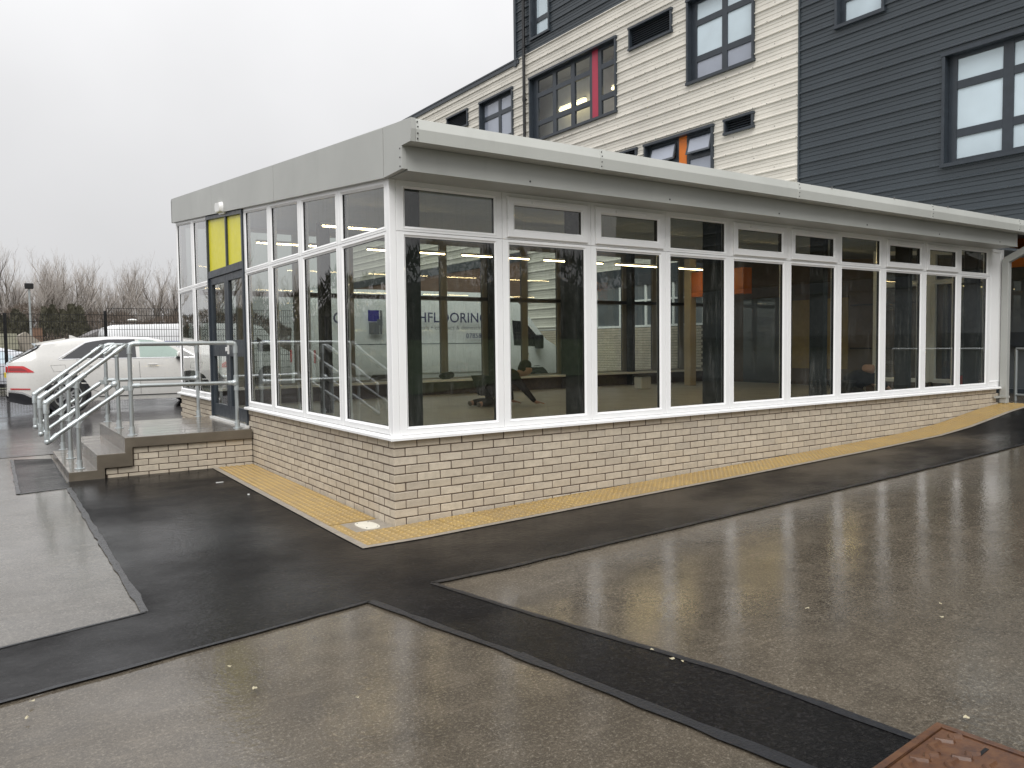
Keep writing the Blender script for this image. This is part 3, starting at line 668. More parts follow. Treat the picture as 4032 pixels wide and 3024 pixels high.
slab(b, [(y0, tp(y0)+.001), (y1, tp(y1)+.001), (y1, tp(y1)+.022), (y0, tp(y0)+.022)], -.07, .05)
slab(b, [(y0+.05, 2.575), (y1-.05, 2.575), (y1-.05, 2.675), (y0+.05, 2.675)], -.07, .018)
slab(b, [(5.13, 2.675), (5.185, 2.675), (5.185, tp(5.185)-.056), (5.13, tp(5.13)-.056)], -.07, .016)
b.build('frame', 'navy', DR, bevel=0.003)
for a, c in ((y0+.05, 5.13), (5.185, y1-.05)):
    b = MB(Lw); slab(b, [(a, 2.675), (c, 2.675), (c, tp(c)-.057), (a, tp(a)-.057)], -.05, -.012); b.build('yellow_panel', 'yellow', DR)
for a, c in ((y0+.054, 5.275), (5.281, y1-.054)):
    lf = D.objects.new('door_leaf', None); COL.objects.link(lf); lf.parent = EXT; lf.parent = DR
    ORG[lf.name] = Vector((0, 0, 0))
    b = MB(Lw); st = .105
    b.box(a, a+st, .555, 2.572, -.055, -.004); b.box(c-st, c, .555, 2.572, -.055, -.004)
    for z0, z1 in ((.555, .735), (1.43, 1.655), (2.475, 2.572)): b.box(a+st, c-st, z0, z1, -.053, -.005)
    o = b.build('door_leaf', 'navy', DR, bevel=0.003); D.objects.remove(lf)
    for z0, z1 in ((.735, 1.43), (1.655, 2.475)):
        b = MB(Lw); b.quad((a+st, z0, -.03), (c-st, z0, -.03), (c-st, z1, -.03), (a+st, z1, -.03)); b.build('glass_pane', 'glass_clear', o, recalc=False)
b = MB(Lw); b.cbox(5.20, 5.235, 1.46, 1.60, -.004, .018, .004); b.cbox(5.205, 5.23, 1.50, 1.56, .018, .045, .005); b.build('handle', 'white_plastic', DR)
b = MB(Lw); b.box(y0-.01, y1+.01, .505, .535, -.08, .045); b.build('threshold', 'white_plastic', DR)
# bulkhead lamp
BL = thing('bulkhead_lamp', 'small white bulkhead lamp on the grey fascia above the door', 'lamp', (-.055, 5.22, 3.48))
b = MB(Lw)
def pill(b, ya, yb, za, zb_, d0, d1, tp_, n=5):
    "rounded slab, tilted with the fascia"
    cy, cz = (ya+yb)/2, (za+zb_)/2; R_ = (zb_-za)/2; pts = []
    for s_, c0 in ((1, yb-R_), (-1, ya+R_)):
        for i in range(n+1):
            a_ = -math.pi/2+math.pi*i/n; pts.append((c0+s_*R_*math.cos(a_)*0.7, cz+s_*R_*math.sin(a_)))
    A_ = [b.p(p[0], p[1]+(p[0]-cy)*.09, d0) for p in pts]; B_ = [b.p(cy+(p[0]-cy)*tp_, cz+(p[1]-cz)*tp_+(p[0]-cy)*.09, d1) for p in pts]
    for i in range(len(pts)): j = (i+1) % len(pts); b.face([A_[i], A_[j], B_[j], B_[i]])
    b.face(A_[::-1]); b.face(B_)
pill(b, 5.02, 5.44, 3.385, 3.575, -.004, .045, .97); b.build('base', 'white_plastic', BL, smooth=True)
b = MB(Lw); pill(b, 5.05, 5.41, 3.405, 3.555, .045, .10, .8); b.build('diffuser', 'white_plastic', BL, smooth=True)

# ---------------------------------------------------------------- tactile paving, edging, gully cover
def tile_mesh(w, l, nx, ny):
    b = MB(); b.cbox(.002, w-.002, .002, l-.002, -.04, 0, .002)
    for i in range(nx):
        for j in range(ny):
            cx = w*(i+.5)/nx; cy = l*(j+.5)/ny; n = 8
            A_ = [b.p(cx+.0175*math.cos(2*math.pi*k/n), cy+.0175*math.sin(2*math.pi*k/n), 0.0) for k in range(n)]
            B_ = [b.p(cx+.011*math.cos(2*math.pi*k/n), cy+.011*math.sin(2*math.pi*k/n), .0065) for k in range(n)]
            for k in range(n): b.face([A_[k], A_[(k+1) % n], B_[(k+1) % n], B_[k]])
            b.face(B_)
    me = D.meshes.new('paving_slab'); me.from_pydata(b.v, [], b.f); me.materials.append(M['tactile'])
    bm = bmesh.new(); bm.from_mesh(me); bmesh.ops.recalc_face_normals(bm, faces=bm.faces); bm.to_mesh(me); bm.free(); return me
TX = tile_mesh(.40, .44, 6, 7); TY = tile_mesh(.44, .40, 7, 6); TS = tile_mesh(.10, .36, 1, 5)
PAV = tag(sheet('tactile_pavement', [(-.46, -.46), (10.9, -.46), (10.9, -.004), (-.004, -.004), (-.004, 4.1), (-.46, 4.1)], 0.004, 'mortar'), kind='structure'); ORG[PAV.name] = Vector((0, 0, 0))
rr = random.Random(11)
x = -.46
while x < 10.5:
    sl = (g(x+.4, 0)-g(x, 0))/.4; w_ = .44 if x < -.4 else .40
    inst('paving_slab', TX if w_ == .40 else TX, PAV, (x, -.458, g(x, -.2)+.016+rr.uniform(0, .0015)), (0, -math.atan(sl), 0), (w_/.4, 1, 1)); x += w_
y = .36
while y < 4.0:
    l_ = min(.40, 4.1-y); sl = (g(0, y+.4)-g(0, y))/.4
    inst('paving_slab', TY, PAV, (-.458, y, g(-.2, y)+.016+rr.uniform(0, .0015)), (math.atan(sl), 0, 0), (1, l_/.4, 1)); y += .40
inst('paving_slab', TS, PAV, (-.458, -.014, .016))
b = MB(); b.box(-.355, -.006, -.014, .355, -.02, .013); b.build('gully_surround', 'edging', PAV)
b = MB(); n = 24; pts = []
for i in range(n):
    a_ = 2*math.pi*i/n; c_, s_ = math.cos(a_), math.sin(a_)
    pts.append((-.185+.085*math.copysign(abs(c_)**.55, c_), .165+.145*math.copysign(abs(s_)**.8, s_)))
GC = thing('drain_cover', 'oval cream access cover set in grey mortar at the brick corner', 'drain cover', (-.185, .165, .013))
b.prism(pts, .010, .020, 2); b.build('lid', 'cream', GC, bevel=.002)
b = MB()
for dx, dy in ((.05, .10), (-.05, -.10), (.05, -.10), (-.05, .10)): b.tube((-.185+dx, .165+dy, .0195), (-.185+dx, .165+dy, .0225), .007, .006, 8)
b.build('screw', 'screw', GC)
ED = tag(sheet('edging_kerb', [(-.524, -.524), (10.95, -.524), (10.95, -.46), (-.46, -.46), (-.46, 4.13), (-.524, 4.13)], 0.014, 'edging'), kind='structure')

# ---------------------------------------------------------------- entrance steps
ST = thing('entrance_steps', 'wet concrete landing and steps with buff brick side in front of the yellow panelled door', 'steps', (-1, 5.3, 0))
LZ, S2, S1 = .508, .332, .156; YA, YB = 4.13, 6.45
b = MB(); prof = [(-.02, LZ), (-1.50, LZ), (-1.503, S2), (-1.80, S2-.003), (-1.803, S1), (-2.09, S1-.003), (-2.095, -.25), (-1.72, -.25), (-1.72, .165), (-1.42, .165), (-1.42, .385), (-.02, .385)]
b = MB()
def Pm(y): return [b.p(x_, y, z_) for x_, z_ in prof]
A_ = Pm(YA); B_ = Pm(YB)
for i in range(len(prof)): j = (i+1) % len(prof); b.face([A_[i], A_[j], B_[j], B_[i]])
b.face(A_); b.face(B_[::-1]); b.build('step_slab', 'concrete', ST, bevel=.008)
b = MB(); b.box(-1.70, -.02, YA+.045, YB-.04, -.25, .16); b.box(-1.41, -.02, YA+.045, YB-.04, .16, .38); b.build('brick_core', 'mortar', ST)
k = 0
def steps_row(z, xl, par):
    x = -.012-(.1025 if par else .215)
    while x > xl-.3:
        w_ = .215
        a = x; c = x+(.1025 if (par and a > -.2) else .215)
        a2 = max(a, xl)
        if c-a2 > .03:
            me = BR['x'][abs(hash((round(a*100), z))) % 4]; inst('brick', me, ST, (a2, YA+.036, z), scale=((c-a2)/.215, 1, 1))
        x -= .225
for i, z in enumerate((.312, .237, .162, .087, .012, -.063)):
    steps_row(z, -1.405 if z > .15 else -1.705, i % 2 == 0)
# ---------------------------------------------------------------- handrails
def sleeve(b, a, c, rr_=.031, n=12): b.tube(a, c, rr_, rr_, n)
def run(Y, landing, label, grp='galvanised handrails on the entrance steps'):
    R_ = thing('handrail', label, 'handrail', (-1.39, Y, .51), grp)
    XP = -1.385; ZT, ZM = 1.612, 1.10; t = .0242
    def piece(name, pts, rad, mat='galv', n=12): b = MB(); b.pipe(pts, rad, n); return b.build(name, mat, R_, smooth=True)
    piece('post', [(XP, Y, LZ), (XP, Y, ZT-.02)], t)
    piece('post', [(-1.957, Y, S1), (-1.957, Y, 1.19)], t)
    fl = MB()
    posts = [(XP, LZ), (-1.957, S1)]
    if landing:
        piece('post', [(-.14, Y, LZ), (-.14, Y, ZT-.03)], t); posts.append((-.14, LZ))
        piece('rail', [(XP+.02, Y, ZT), (-.19, Y, ZT+.002)], t); piece('rail', [(XP+.02, Y, ZM+.005), (-.16, Y, ZM)], t)
    for xp, zp in posts:
        b = MB(); b.tube((xp, Y, zp), (xp, Y, zp+.007), .056, .056, 16); b.tube((xp, Y, zp+.007), (xp, Y, zp+.105), .0315, .0305, 14)
        b.tube((xp-.03, Y-.006, zp+.07), (xp-.042, Y-.008, zp+.07), .007, .006, 8); b.build('base_flange', 'fitting', R_, smooth=True)
    # sloping rails
    top0 = (-1.425, Y, 1.60); top1 = (-2.262, Y, .95); lo0 = (-1.46, Y, 1.072); lo1 = (-2.265, Y, .505)
    piece('rail', [top0, (-2.245, Y, .963)], t); piece('rail', [lo0, (-2.245, Y, .519)], t)
    piece('rail', [(-2.272, Y, .52), (-2.272, Y, .93)], t)
    f_ = 'fitting'
    if landing:
        b = MB(); b.pipe([(-.14, Y, ZT-.13), (-.14, Y, ZT-.05), (-.15, Y, ZT-.015), (-.175, Y, ZT), (-.25, Y, ZT+.001)], .0315, 12); b.ell((-.152, Y, ZT-.012), .033)
        b.tube((-.14, Y-.03, ZT-.1), (-.14, Y-.036, ZT-.1), .007, .007, 8); b.tube((-.22, Y-.03, ZT), (-.22, Y-.036, ZT), .007, .007, 8); b.build('elbow', f_, R_, smooth=True)
        b = MB(); b.tube((-.14, Y, ZM-.10), (-.14, Y, ZM+.10), .031, .031, 12); b.ell((-.165, Y-.012, ZM), (.045, .042, .040)); b.tube((-.15, Y, ZM), (-.245, Y, ZM), .0305, .0305, 12)
        for dz in (-.075, .075): b.tube((-.14, Y-.03, ZM+dz), (-.14, Y-.037, ZM+dz), .008, .008, 8)
        b.build('tee', f_, R_, smooth=True)
        b = MB(); b.tube((XP, Y, ZM-.05), (XP, Y, ZM+.05), .0315, .0315, 12); b.tube((XP, Y, ZM+.005), (XP+.10, Y, ZM+.005), .0305, .0305, 12); b.tube((XP+.075, Y-.03, ZM), (XP+.075, Y-.037, ZM), .008, .008, 8); b.tube((XP, Y-.03, ZM), (XP, Y-.037, ZM), .008, .008, 8); b.build('tee', f_, R_, smooth=True)
        b = MB(); b.pipe([(XP, Y, ZT-.12), (XP, Y, ZT-.045), (XP+.012, Y, ZT-.012), (XP+.045, Y, ZT), (XP+.12, Y, ZT)], .0315, 12); b.ell((XP+.012, Y, ZT-.014), .034); b.tube((XP, Y-.03, ZT-.08), (XP, Y-.037, ZT-.08), .008, .008, 8); b.build('elbow', f_, R_, smooth=True)
        b = MB(); b.box(XP-.055, XP-.02, Y-.012, Y+.012, ZT-.045, ZT+.01); b.tube((XP-.05, Y-.02, ZT-.015), (XP-.05, Y+.02, ZT-.015), .028, .028, 12)
        b.box(XP-.09, XP-.02, Y-.012, Y+.012, ZM-.05, ZM+.01); b.tube((XP-.06, Y-.02, ZM-.02), (XP-.06, Y+.02, ZM-.02), .026, .026, 12); b.build('swivel', f_, R_, smooth=True)
    else:
        b = MB(); b.pipe([(XP, Y, ZT-.16), (XP, Y, ZT-.06), (XP-.012, Y, ZT-.025), (XP-.05, Y, ZT-.05), (XP-.15, Y, ZT-.128)], .0315, 12); b.ell((XP-.01, Y, ZT-.035), .035); b.build('elbow', f_, R_, smooth=True)
        b = MB(); b.ell((XP-.035, Y, ZM-.01), (.05, .042, .045)); b.tube((XP, Y, ZM-.07), (XP, Y, ZM+.04), .0315, .0315, 12); b.build('tee', f_, R_, smooth=True)
    dv = (Vector(top1)-Vector(top0)).normalized(); dl = (Vector(lo1)-Vector(lo0)).normalized()
    def on(p0, d, x_): return Vector(p0)+d*((x_-p0[0])/d.x)
    for c, d in ((on(top0, dv, -1.51), dv), (on(lo0, dl, -1.52), dl)): b = MB(); b.tube(c-d*.05, c+d*.05, .0305, .0305, 12); b.tube(c+Vector((0, -.03, 0)), c+Vector((0, -.038, 0)), .008, .008, 8); b.build('sleeve', f_, R_, smooth=True)
    for p0, d in ((top0, dv), (lo0, dl)):
        c = on(p0, d, -1.957); b = MB(); b.tube(c-d*.11, c+d*.11, .0318, .0318, 12)
        for s_ in (-1, 1): b.tube(c+d*s_*.105, c+d*s_*.118, .034, .034, 12)
        lo = c-Vector((0, 0, .085)); b.tube(lo, c, .0305, .0305, 12)
        b.face([b.p(*(c-d*.08+Vector((0, -.02, -.02)))), b.p(*(c+d*.08+Vector((0, -.02, -.02)))), b.p(*(lo+Vector((0, -.02, .0))))])
        b.face([b.p(*(c-d*.08+Vector((0, .02, -.02)))), b.p(*(c+d*.08+Vector((0, .02, -.02)))), b.p(*(lo+Vector((0, .02, .0))))])
        b.build('crossover', f_, R_, smooth=True)
    b = MB(); e = Vector((-2.272, Y, .945)); b.pipe([e-dv*.12, e-dv*.03, e+Vector((0, 0, -.02)), e+Vector((0, 0, -.12))], .0325, 12); b.ell(e, .036)
    for q in (e-dv*.07, e+Vector((0, 0, -.09))): b.tube(q+Vector((0, -.03, 0)), q+Vector((0, -.039, 0)), .009, .009, 8)
    b.build('elbow', f_, R_, smooth=True)
    b = MB(); e = Vector((-2.272, Y, .50)); b.pipe([e+Vector((0, 0, .12)), e+Vector((0, 0, .03)), e-dl*.04+Vector((0, 0, -.012)), e-dl*.13], .0325, 12); b.ell(e, .037)
    b.tube(e+Vector((0, -.03, .09)), e+Vector((0, -.039, .09)), .009, .009, 8); b.build('elbow', f_, R_, smooth=True)
run(4.36, True, 'nearest galvanised handrail, along the near edge of the landing and steps')
run(5.42, False, 'short middle galvanised handrail on the steps between the two longer ones')
run(6.53, True, 'farthest galvanised handrail, on the far edge of the landing beside the parked car')
# ramp handrail at the recessed entrance
b = MB(); RH = thing('ramp_handrail', 'grey steel handrail in the recess right of the square downpipe', 'handrail', (12.2, .4, .5))
for z in (.60, 1.37):
    b = MB(); b.pipe([(11.45, .10, z), (11.45, -2.2, z)], .024, 10); b.build('rail', 'galv', RH, smooth=True)
for yy in (.10, -1.1, -2.2): b = MB(); b.pipe([(11.45, yy, .50), (11.45, yy, 1.37)], .026, 10); b.build('post', 'galv', RH, smooth=True)

# ---------------------------------------------------------------- main building
MBD = thing('main_building', 'tall school block clad in white and anthracite ribbed metal with dark framed windows', 'building', (13.2, 10, 0))
XM = 13.2
# windows: (y0,y1,z0,z1)
WIN = {'W1': (6.89, 9.09, 8.44, 10.65), 'W2': (11.93, 16.37, 8.44, 10.65), 'W3': (17.41, 19.62, 8.44, 10.65), 'W4': (8.19, 10.73, 4.98, 7.19),
       'WD': (15.2, 16.28, 11.9, 14.1), 'R1': (3.52, 4.66, 8.46, 10.66), 'R2': (0.07, 2.27, 4.97, 7.17), 'R3': (-5.2, -3.0, 4.97, 7.17)}
LOUV = {'L1': (9.66, 11.35, 10.04, 10.67), 'L2': (6.90, 7.80, 6.83, 7.20), 'L3': (11.06, 12.7, 6.75, 7.19), 'L4': (20.5, 22.1, 10.04, 10.67)}
OPEN = list(WIN.values())+list(LOUV.values())
RP = .324
def rib_profile(z0, z1, lap):
    pts = []; k = math.floor((z0-lap)/RP)-1
    while True:
        zz = lap+k*RP
        if zz > z1: break
        for dz, d in ((0, 0), (.003, .034), (.030, .034), (.052, 0), (.128, 0), (.132, -.010), (.142, -.010), (.150, 0), (.218, 0), (.222, -.010), (.232, -.010), (.240, 0)):
            pts.append((zz+dz, d))
        k += 1
    def dep(z):
        for (a, da), (c, dc) in zip(pts, pts[1:]):
            if a <= z <= c: return da+(dc-da)*(z-a)/max(1e-9, c-a)
        return 0
    zs = sorted(set([round(p[0], 5) for p in pts if z0 < p[0] < z1]+[z0, z1]+[z for o in OPEN for z in (o[2], o[3]) if z0 < z < z1]))
    return zs, dep
LAP = 5.33
def clad(ya, yb, za, zb_, mat, name='cladding_panel'):
    k = math.floor((za-LAP)/(3*RP)-1e-6)
    while LAP+k*3*RP < zb_-1e-6:
        z0 = max(za, LAP+k*3*RP); z1 = min(zb_, LAP+(k+1)*3*RP); k += 1
        if z1-z0 < .02: continue
        full = [o for o in OPEN if o[2] <= z0+1e-4 and o[3] >= z1-1e-4 and o[1] > ya and o[0] < yb]
        if full:
            s_ = ya
            for o in sorted(full):
                if o[0] > s_: clad(s_, o[0], z0, z1, mat)
                s_ = max(s_, o[1])
            if s_ < yb: clad(s_, yb, z0, z1, mat)
            continue
        zs, dep = rib_profile(z0, z1, LAP); b = MB()
        for a, c in zip(zs, zs[1:]):
            mid = (a+c)/2; iv = [(ya, yb)]
            for o in OPEN:
                if o[2] < mid < o[3]:
                    nv = []
                    for s_, e_ in iv:
                        if o[1] <= s_ or o[0] >= e_: nv.append((s_, e_)); continue
                        if o[0] > s_: nv.append((s_, o[0]))
                        if o[1] < e_: nv.append((o[1], e_))
                    iv = nv
            for s_, e_ in iv: b.quad((XM-dep(a), s_, a), (XM-dep(c), s_, c), (XM-dep(c), e_, c), (XM-dep(a), e_, a))
        if b.f: b.build(name, mat, MBD, merge=False, recalc=False)
clad(5.61, 17.0, 3.75, 11.50, 'clad_white'); clad(17.0, 34, 4.8, 11.36, 'clad_white'); clad(14.0, 17.0, 2.02, 3.75, 'clad_white')
clad(-12, 5.60, 3.6, 15.5, 'clad_dark'); clad(5.60, 17.15, 11.52, 15.5, 'clad_dark')
# screws
b = MB()
zz = LAP-3*RP
rr = random.Random(9)
def in_open(y, z): return any(o[0]-.05 < y < o[1]+.05 and o[2]-.05 < z < o[3]+.05 for o in OPEN)
for kz in range(-1, 11):
    z = LAP+kz*3*RP+.019
    y = -4.0
    while y < 28:
        if not in_open(y, z) and not (y > 17 and z > 11.3): b.tube((XM-.033, y, z), (XM-.043, y, z), .013, .009, 5)
        y += .42
    for q in (1, 2):
        z2 = z+q*RP+.07; y = -3.7+(q-1)*.6
        while y < 26:
            if not in_open(y, z2) and not (y > 17 and z2 > 11.3): b.tube((XM, y, z2), (XM-.009, y, z2), .012, .008, 5)
            y += 1.25
b.build('cladding_screws', 'screw', MBD, merge=False)['kind'] = 'stuff'
# corner trims, parapet cap, backing
b = MB(); b.box(XM-.035, XM+.1, 5.585, 5.625, 3.6, 11.5); b.build('corner_trim', 'clad_dark', MBD)
b = MB(); b.box(XM-.05, XM+1, 17.0, 34, 11.36, 11.50); b.box(XM-.07, XM+1, 17.0, 34, 11.50, 11.55); b.build('parapet_cap', 'navy', MBD)
b = MB(); b.box(XM-.06, XM+.2, 17.13, 17.26, 11.3, 15.5); b.build('corner_trim', 'navy', MBD)
b = MB(); b.box(XM-.034, XM+.02, 5.62, 17.13, 11.488, 11.53); b.build('band_trim', 'clad_white', MBD)
b = MB(); b.box(XM+.95, XM+14, -12, 17.2, 3.0, 15.45); b.box(XM+.95, XM+14, 17.2, 34, 3, 11.3); b.box(XM+.02, XM+.3, 16.9, 17.2, 11.5, 15.4); b.build('core', 'brownwall', MBD)
b = MB(); b.box(XM-.02, XM+12, 33.9, 34.2, 0, 11.5); b.build('gable_wall', 'clad_white', MBD)
# ground floor walls
b = MB(); b.box(XM-.01, XM+.3, 17.0, 34, 0, 4.48); b.build('brick_wall', 'brick_brown', MBD)
b = MB(); 
for i in range(60):
    z = .05+.075*i
    if z > 4.44: break
    y = 17.0+(.1125 if i % 2 else 0)
    while y < 27.5: b.box(XM-.018, XM-.005, y, y+.215, z, z+.065); y += .225
b.build('wall_bricks', 'brick_brown', MBD, merge=False, recalc=False)['kind'] = 'stuff'
b = MB(); b.box(XM-.05, XM+.3, 17.0, 34, 4.48, 4.80); b.build('band', 'navy', MBD)
b = MB(); b.box(XM-.01, XM+.3, 8.5, 17.0, 0, 2.0); b.build('brick_wall', 'mortar', MBD)
b = MB()
for i in range(26):
    z = .04+.075*i; y = 8.5+(.1125 if i % 2 else 0)
    while y < 16.7: b.box(XM-.018, XM-.008, y, y+.215, z, z+.065); y += .225
b.build('wall_bricks', 'brick', MBD, merge=False, recalc=False)['kind'] = 'stuff'
b = MB(); b.box(XM-.03, XM+.3, 8.5, 14.0, 3.22, 3.75); b.build('band', 'navy', MBD)
b = MB(); b.box(XM+.02, XM+.06, 8.5, 14.0, 2.0, 3.22); b.build('strip_window_glass', 'pane_dark', MBD)
b = MB()
for y in [8.5, 9.6, 10.7, 11.8, 12.9, 13.93]: b.box(XM-.02, XM+.04, y, y+.07, 2.0, 3.22)
b.box(XM-.019, XM+.04, 8.5, 14, 2.0, 2.06); b.box(XM-.018, XM+.04, 8.5, 14, 2.75, 2.80); b.build('strip_window_frame', 'upvc', MBD)
# wall inside / beside the extension
b = MB(); b.box(XM, XM+.25, 2.2, 8.44, 0, 3.75); b.build('lobby_wall', 'brownwall', MBD)
for ya, yb, za, zb_, mt in ((4.3, 5.75, .9, 2.5, 'ochre'), (5.8, 5.95, .52, 3.3, 'plaster'), (2.4, 4.25, 1.35, 1.38, 'black'), (2.4, 4.25, 2.3, 2.33, 'black'), (6.1, 7.2, .52, 2.6, 'pane_dark')):
    b = MB(); b.box(XM-.02, XM-.001, ya, yb, za, zb_); b.build('wall_panel', mt, MBD)
b = MB()
for za, zb_ in ((.45, .60), (1.40, 1.66), (2.62, 2.86)): b.box(XM-.08, XM+.02, -12, 2.2, za, zb_)
for y in (-2.5, -1.2, .2, 2.1): b.box(XM-.075, XM+.02, y, y+.09, .6, 2.62)
b.build('entrance_frame', 'navy', MBD)
b = MB(); b.box(XM-.06, XM+.02, .25, 1.1, 2.86, 3.6); b.build('orange_panel', 'orange', MBD)
b = MB(); b.box(XM+.03, XM+.05, -12, 2.2, .6, 2.62); b.build('entrance_glass', 'pane_dark', MBD)
b = MB(); b.box(11.02, 11.3, 5.42, 6.93, 2.60, 3.17); b.build('bulkhead', 'orange', EXT)
b = MB(); b.cbox(11.0, 11.2, 6.95, 7.15, .52, 3.5, .01); b.build('pillar', 'beige', EXT)
# main building windows
def mwin(key, cols, fill='blinds', panels={}, rows=((.137, .55), (.71, 1.49), (1.65, 2.07)), open_rows=(), transp=False, lower=None):
    y0, y1, z0, z1 = WIN[key]
    wdw = D.objects.new('window', None); COL.objects.link(wdw); wdw.parent = MBD; ORG[wdw.name] = Vector((0, 0, 0)); wdw.location = -Vector((13.2, 10, 0))
    ORG[wdw.name] = Vector((0, 0, 0))
    b = MB(Ew); t = .05
    b.box(y0-.01, y0+t, z0, z1, -.20, .07); b.box(y1-t, y1+.01, z0, z1, -.20, .07); b.box(y0-.03, y1+.03, z1-t, z1+.02, -.20, .085); b.box(y0-.03, y1+.03, z0-.02, z0+t, -.20, .085)
    b.build('surround', 'navy', wdw)
    # frame: grid bars
    b = MB(Ew); ed = [y0+t]; 
    for a, c in cols: ed += [a, c]
    ed.append(y1-t)
    for i in range(0, len(ed), 2): b.box(ed[i], ed[i+1], z0+t, z1-t, -.17, -.09)
    zz = [z0+t]
    for a, c in rows: zz += [z0+a, z0+c]
    zz.append(z1-t)
    for ci, (a, c) in enumerate(cols):
        if ci in panels: continue
        for i in range(0, len(zz), 2): b.box(a, c, zz[i], zz[i+1], -.17, -.092)
    b.build('frame', 'navy', wdw, bevel=.006)
    for ci, (a, c) in enumerate(cols):
        if ci in panels:
            b = MB(Ew); b.box(a, c, z0+t, z1-t, -.16, -.085); b.build('coloured_panel', panels[ci], wdw); continue
        for ri, (ra, rb) in enumerate(rows):
            if (ci, ri) in open_rows:
                sgn = .05; b = MB(Ew)
                q = [(a-.03, z0+ra-.03, sgn), (c+.03, z0+ra-.03, sgn), (c+.03, z0+rb+.03, -.09), (a-.03, z0+rb+.03, -.09)]
                F0 = [b.p(*p) for p in q]; F1 = [b.p(p[0], p[1], p[2]-.04) for p in q]
                qi = [(a+.03, z0+ra+.03, sgn-.03), (c-.03, z0+ra+.03, sgn-.03), (c-.03, z0+rb-.03, -.07), (a+.03, z0+rb-.03, -.07)]
                G0 = [b.p(*p) for p in qi]
                for i in range(4): j = (i+1) % 4; b.face([F0[i], F0[j], G0[j], G0[i]]); b.face([F0[i], F0[j], F1[j], F1[i]])
                b.build('opening_sash', 'navy', wdw)
                b = MB(Ew); b.quad(*qi); b.build('glass_pane', 'blinds', wdw, recalc=False); continue
            mt = fill if not callable(fill) else fill(ci, ri)
            b = MB(Ew); b.quad((a, z0+ra, -.12), (c, z0+ra, -.12), (c, z0+rb, -.12), (a, z0+rb, -.12)); b.build('glass_pane', mt, wdw, recalc=False)
    b = MB(Ew); b.box(y0+t-.3, y1-t+(2.5 if key == 'W2' else .7), z0+t-.3, z1-t, -.9, -.85); b.box(y0+t, y1-t+(2.5 if key == 'W2' else .6), z1-t, z1-t+.03, -.9, -.2); b.build('room_backing', 'plaster', wdw)
    return wdw
mwin('W1', [(6.99, 7.83), (8.0, 8.86)], lambda c, r_: 'blinds' if r_ < 1 else 'frosted')
w2 = mwin('W2', [(12.02, 12.74), (12.90, 13.17), (13.30, 14.05), (14.25, 15.03), (15.22, 16.05)], 'glass_clear', {1: 'crimson'})
mwin('W3', [(17.55, 18.35), (18.52, 19.5)], 'blinds'); mwin('W4', [(8.33, 9.12), (9.22, 9.50), (9.62, 10.55)], lambda c, r_: 'blinds', {1: 'orange'}, open_rows=((2, 2), (0, 2)))
mwin('WD', [(15.3, 16.1)], 'frosted'); mwin('R1', [(3.66, 4.50)], 'frosted'); mwin('R2', [(.20, 1.03), (1.22, 2.06)], 'frosted'); mwin('R3', [(-5.05, -4.2), (-4.0, -3.1)], 'frosted')
for ya, yb, lb in ((14.05, 15.42, 'lit yellow tube lamp behind the left panes of the window with the crimson panel'), (12.1, 12.76, 'end of a lit tube lamp right of the crimson panel')):
    LT = thing('tube_lamp', lb, 'lamp', (13.75, ya, 9.44)); b = MB(); b.pipe([(13.75, ya, 9.43), (13.75, yb, 9.44)], .05, 8); b.build('tube', 'tube', LT, smooth=True)
    b = MB(); b.box(13.70, 13.80, ya, yb, 9.52, 9.56); b.build('housing', 'white_plastic', LT)
for key, (y0, y1, z0, z1) in LOUV.items():
    lv = D.objects.new('louvre', None); COL.objects.link(lv); lv.parent = MBD; lv.location = -Vector((13.2, 10, 0)); ORG[lv.name] = Vector((0, 0, 0))
    b = MB(Ew); t = .045
    b.box(y0-.01, y0+t, z0, z1, -.20, .07); b.box(y1-t, y1+.01, z0, z1, -.20, .07); b.box(y0-.03, y1+.03, z1-t, z1+.015, -.20, .085); b.box(y0-.03, y1+.03, z0-.015, z0+t, -.20, .085); b.build('surround', 'navy', lv)
    z = z0+t+.01
    while z < z1-t-.02:
        b = MB(Ew); b.face([b.p(y0+t, z, -.02), b.p(y1-t, z, -.02), b.p(y1-t, z+.045, -.075), b.p(y0+t, z+.045, -.075)]); b.face([b.p(y0+t, z-.006, -.02), b.p(y1-t, z-.006, -.02), b.p(y1-t, z, -.02), b.p(y0+t, z, -.02)]); b.build('slat', 'navy', lv); z += .062
    b = MB(Ew); b.box(y0+t, y1-t, z0+t, z1-t, -.2, -.12); b.build('backing', 'black', lv)
RPp = thing('rainwater_pipe', 'black rainwater pipe on the white cladding beside the window with crimson panel', 'pipe', (13.1, 16.6, 3))
b = MB(); b.pipe([(13.10, 16.60, 3.0), (13.10, 16.60, 15.5)], .055, 10); b.build('pipe', 'black', RPp, smooth=True)
for z in (4.6, 6.4, 8.2, 10.0, 11.8, 13.4): b = MB(); b.tube((13.10, 16.60, z-.06), (13.10, 16.60, z+.06), .068, .068, 10); b.box(13.1, 13.2, 16.57, 16.63, z-.02, z+.02); b.build('bracket', 'black', RPp)

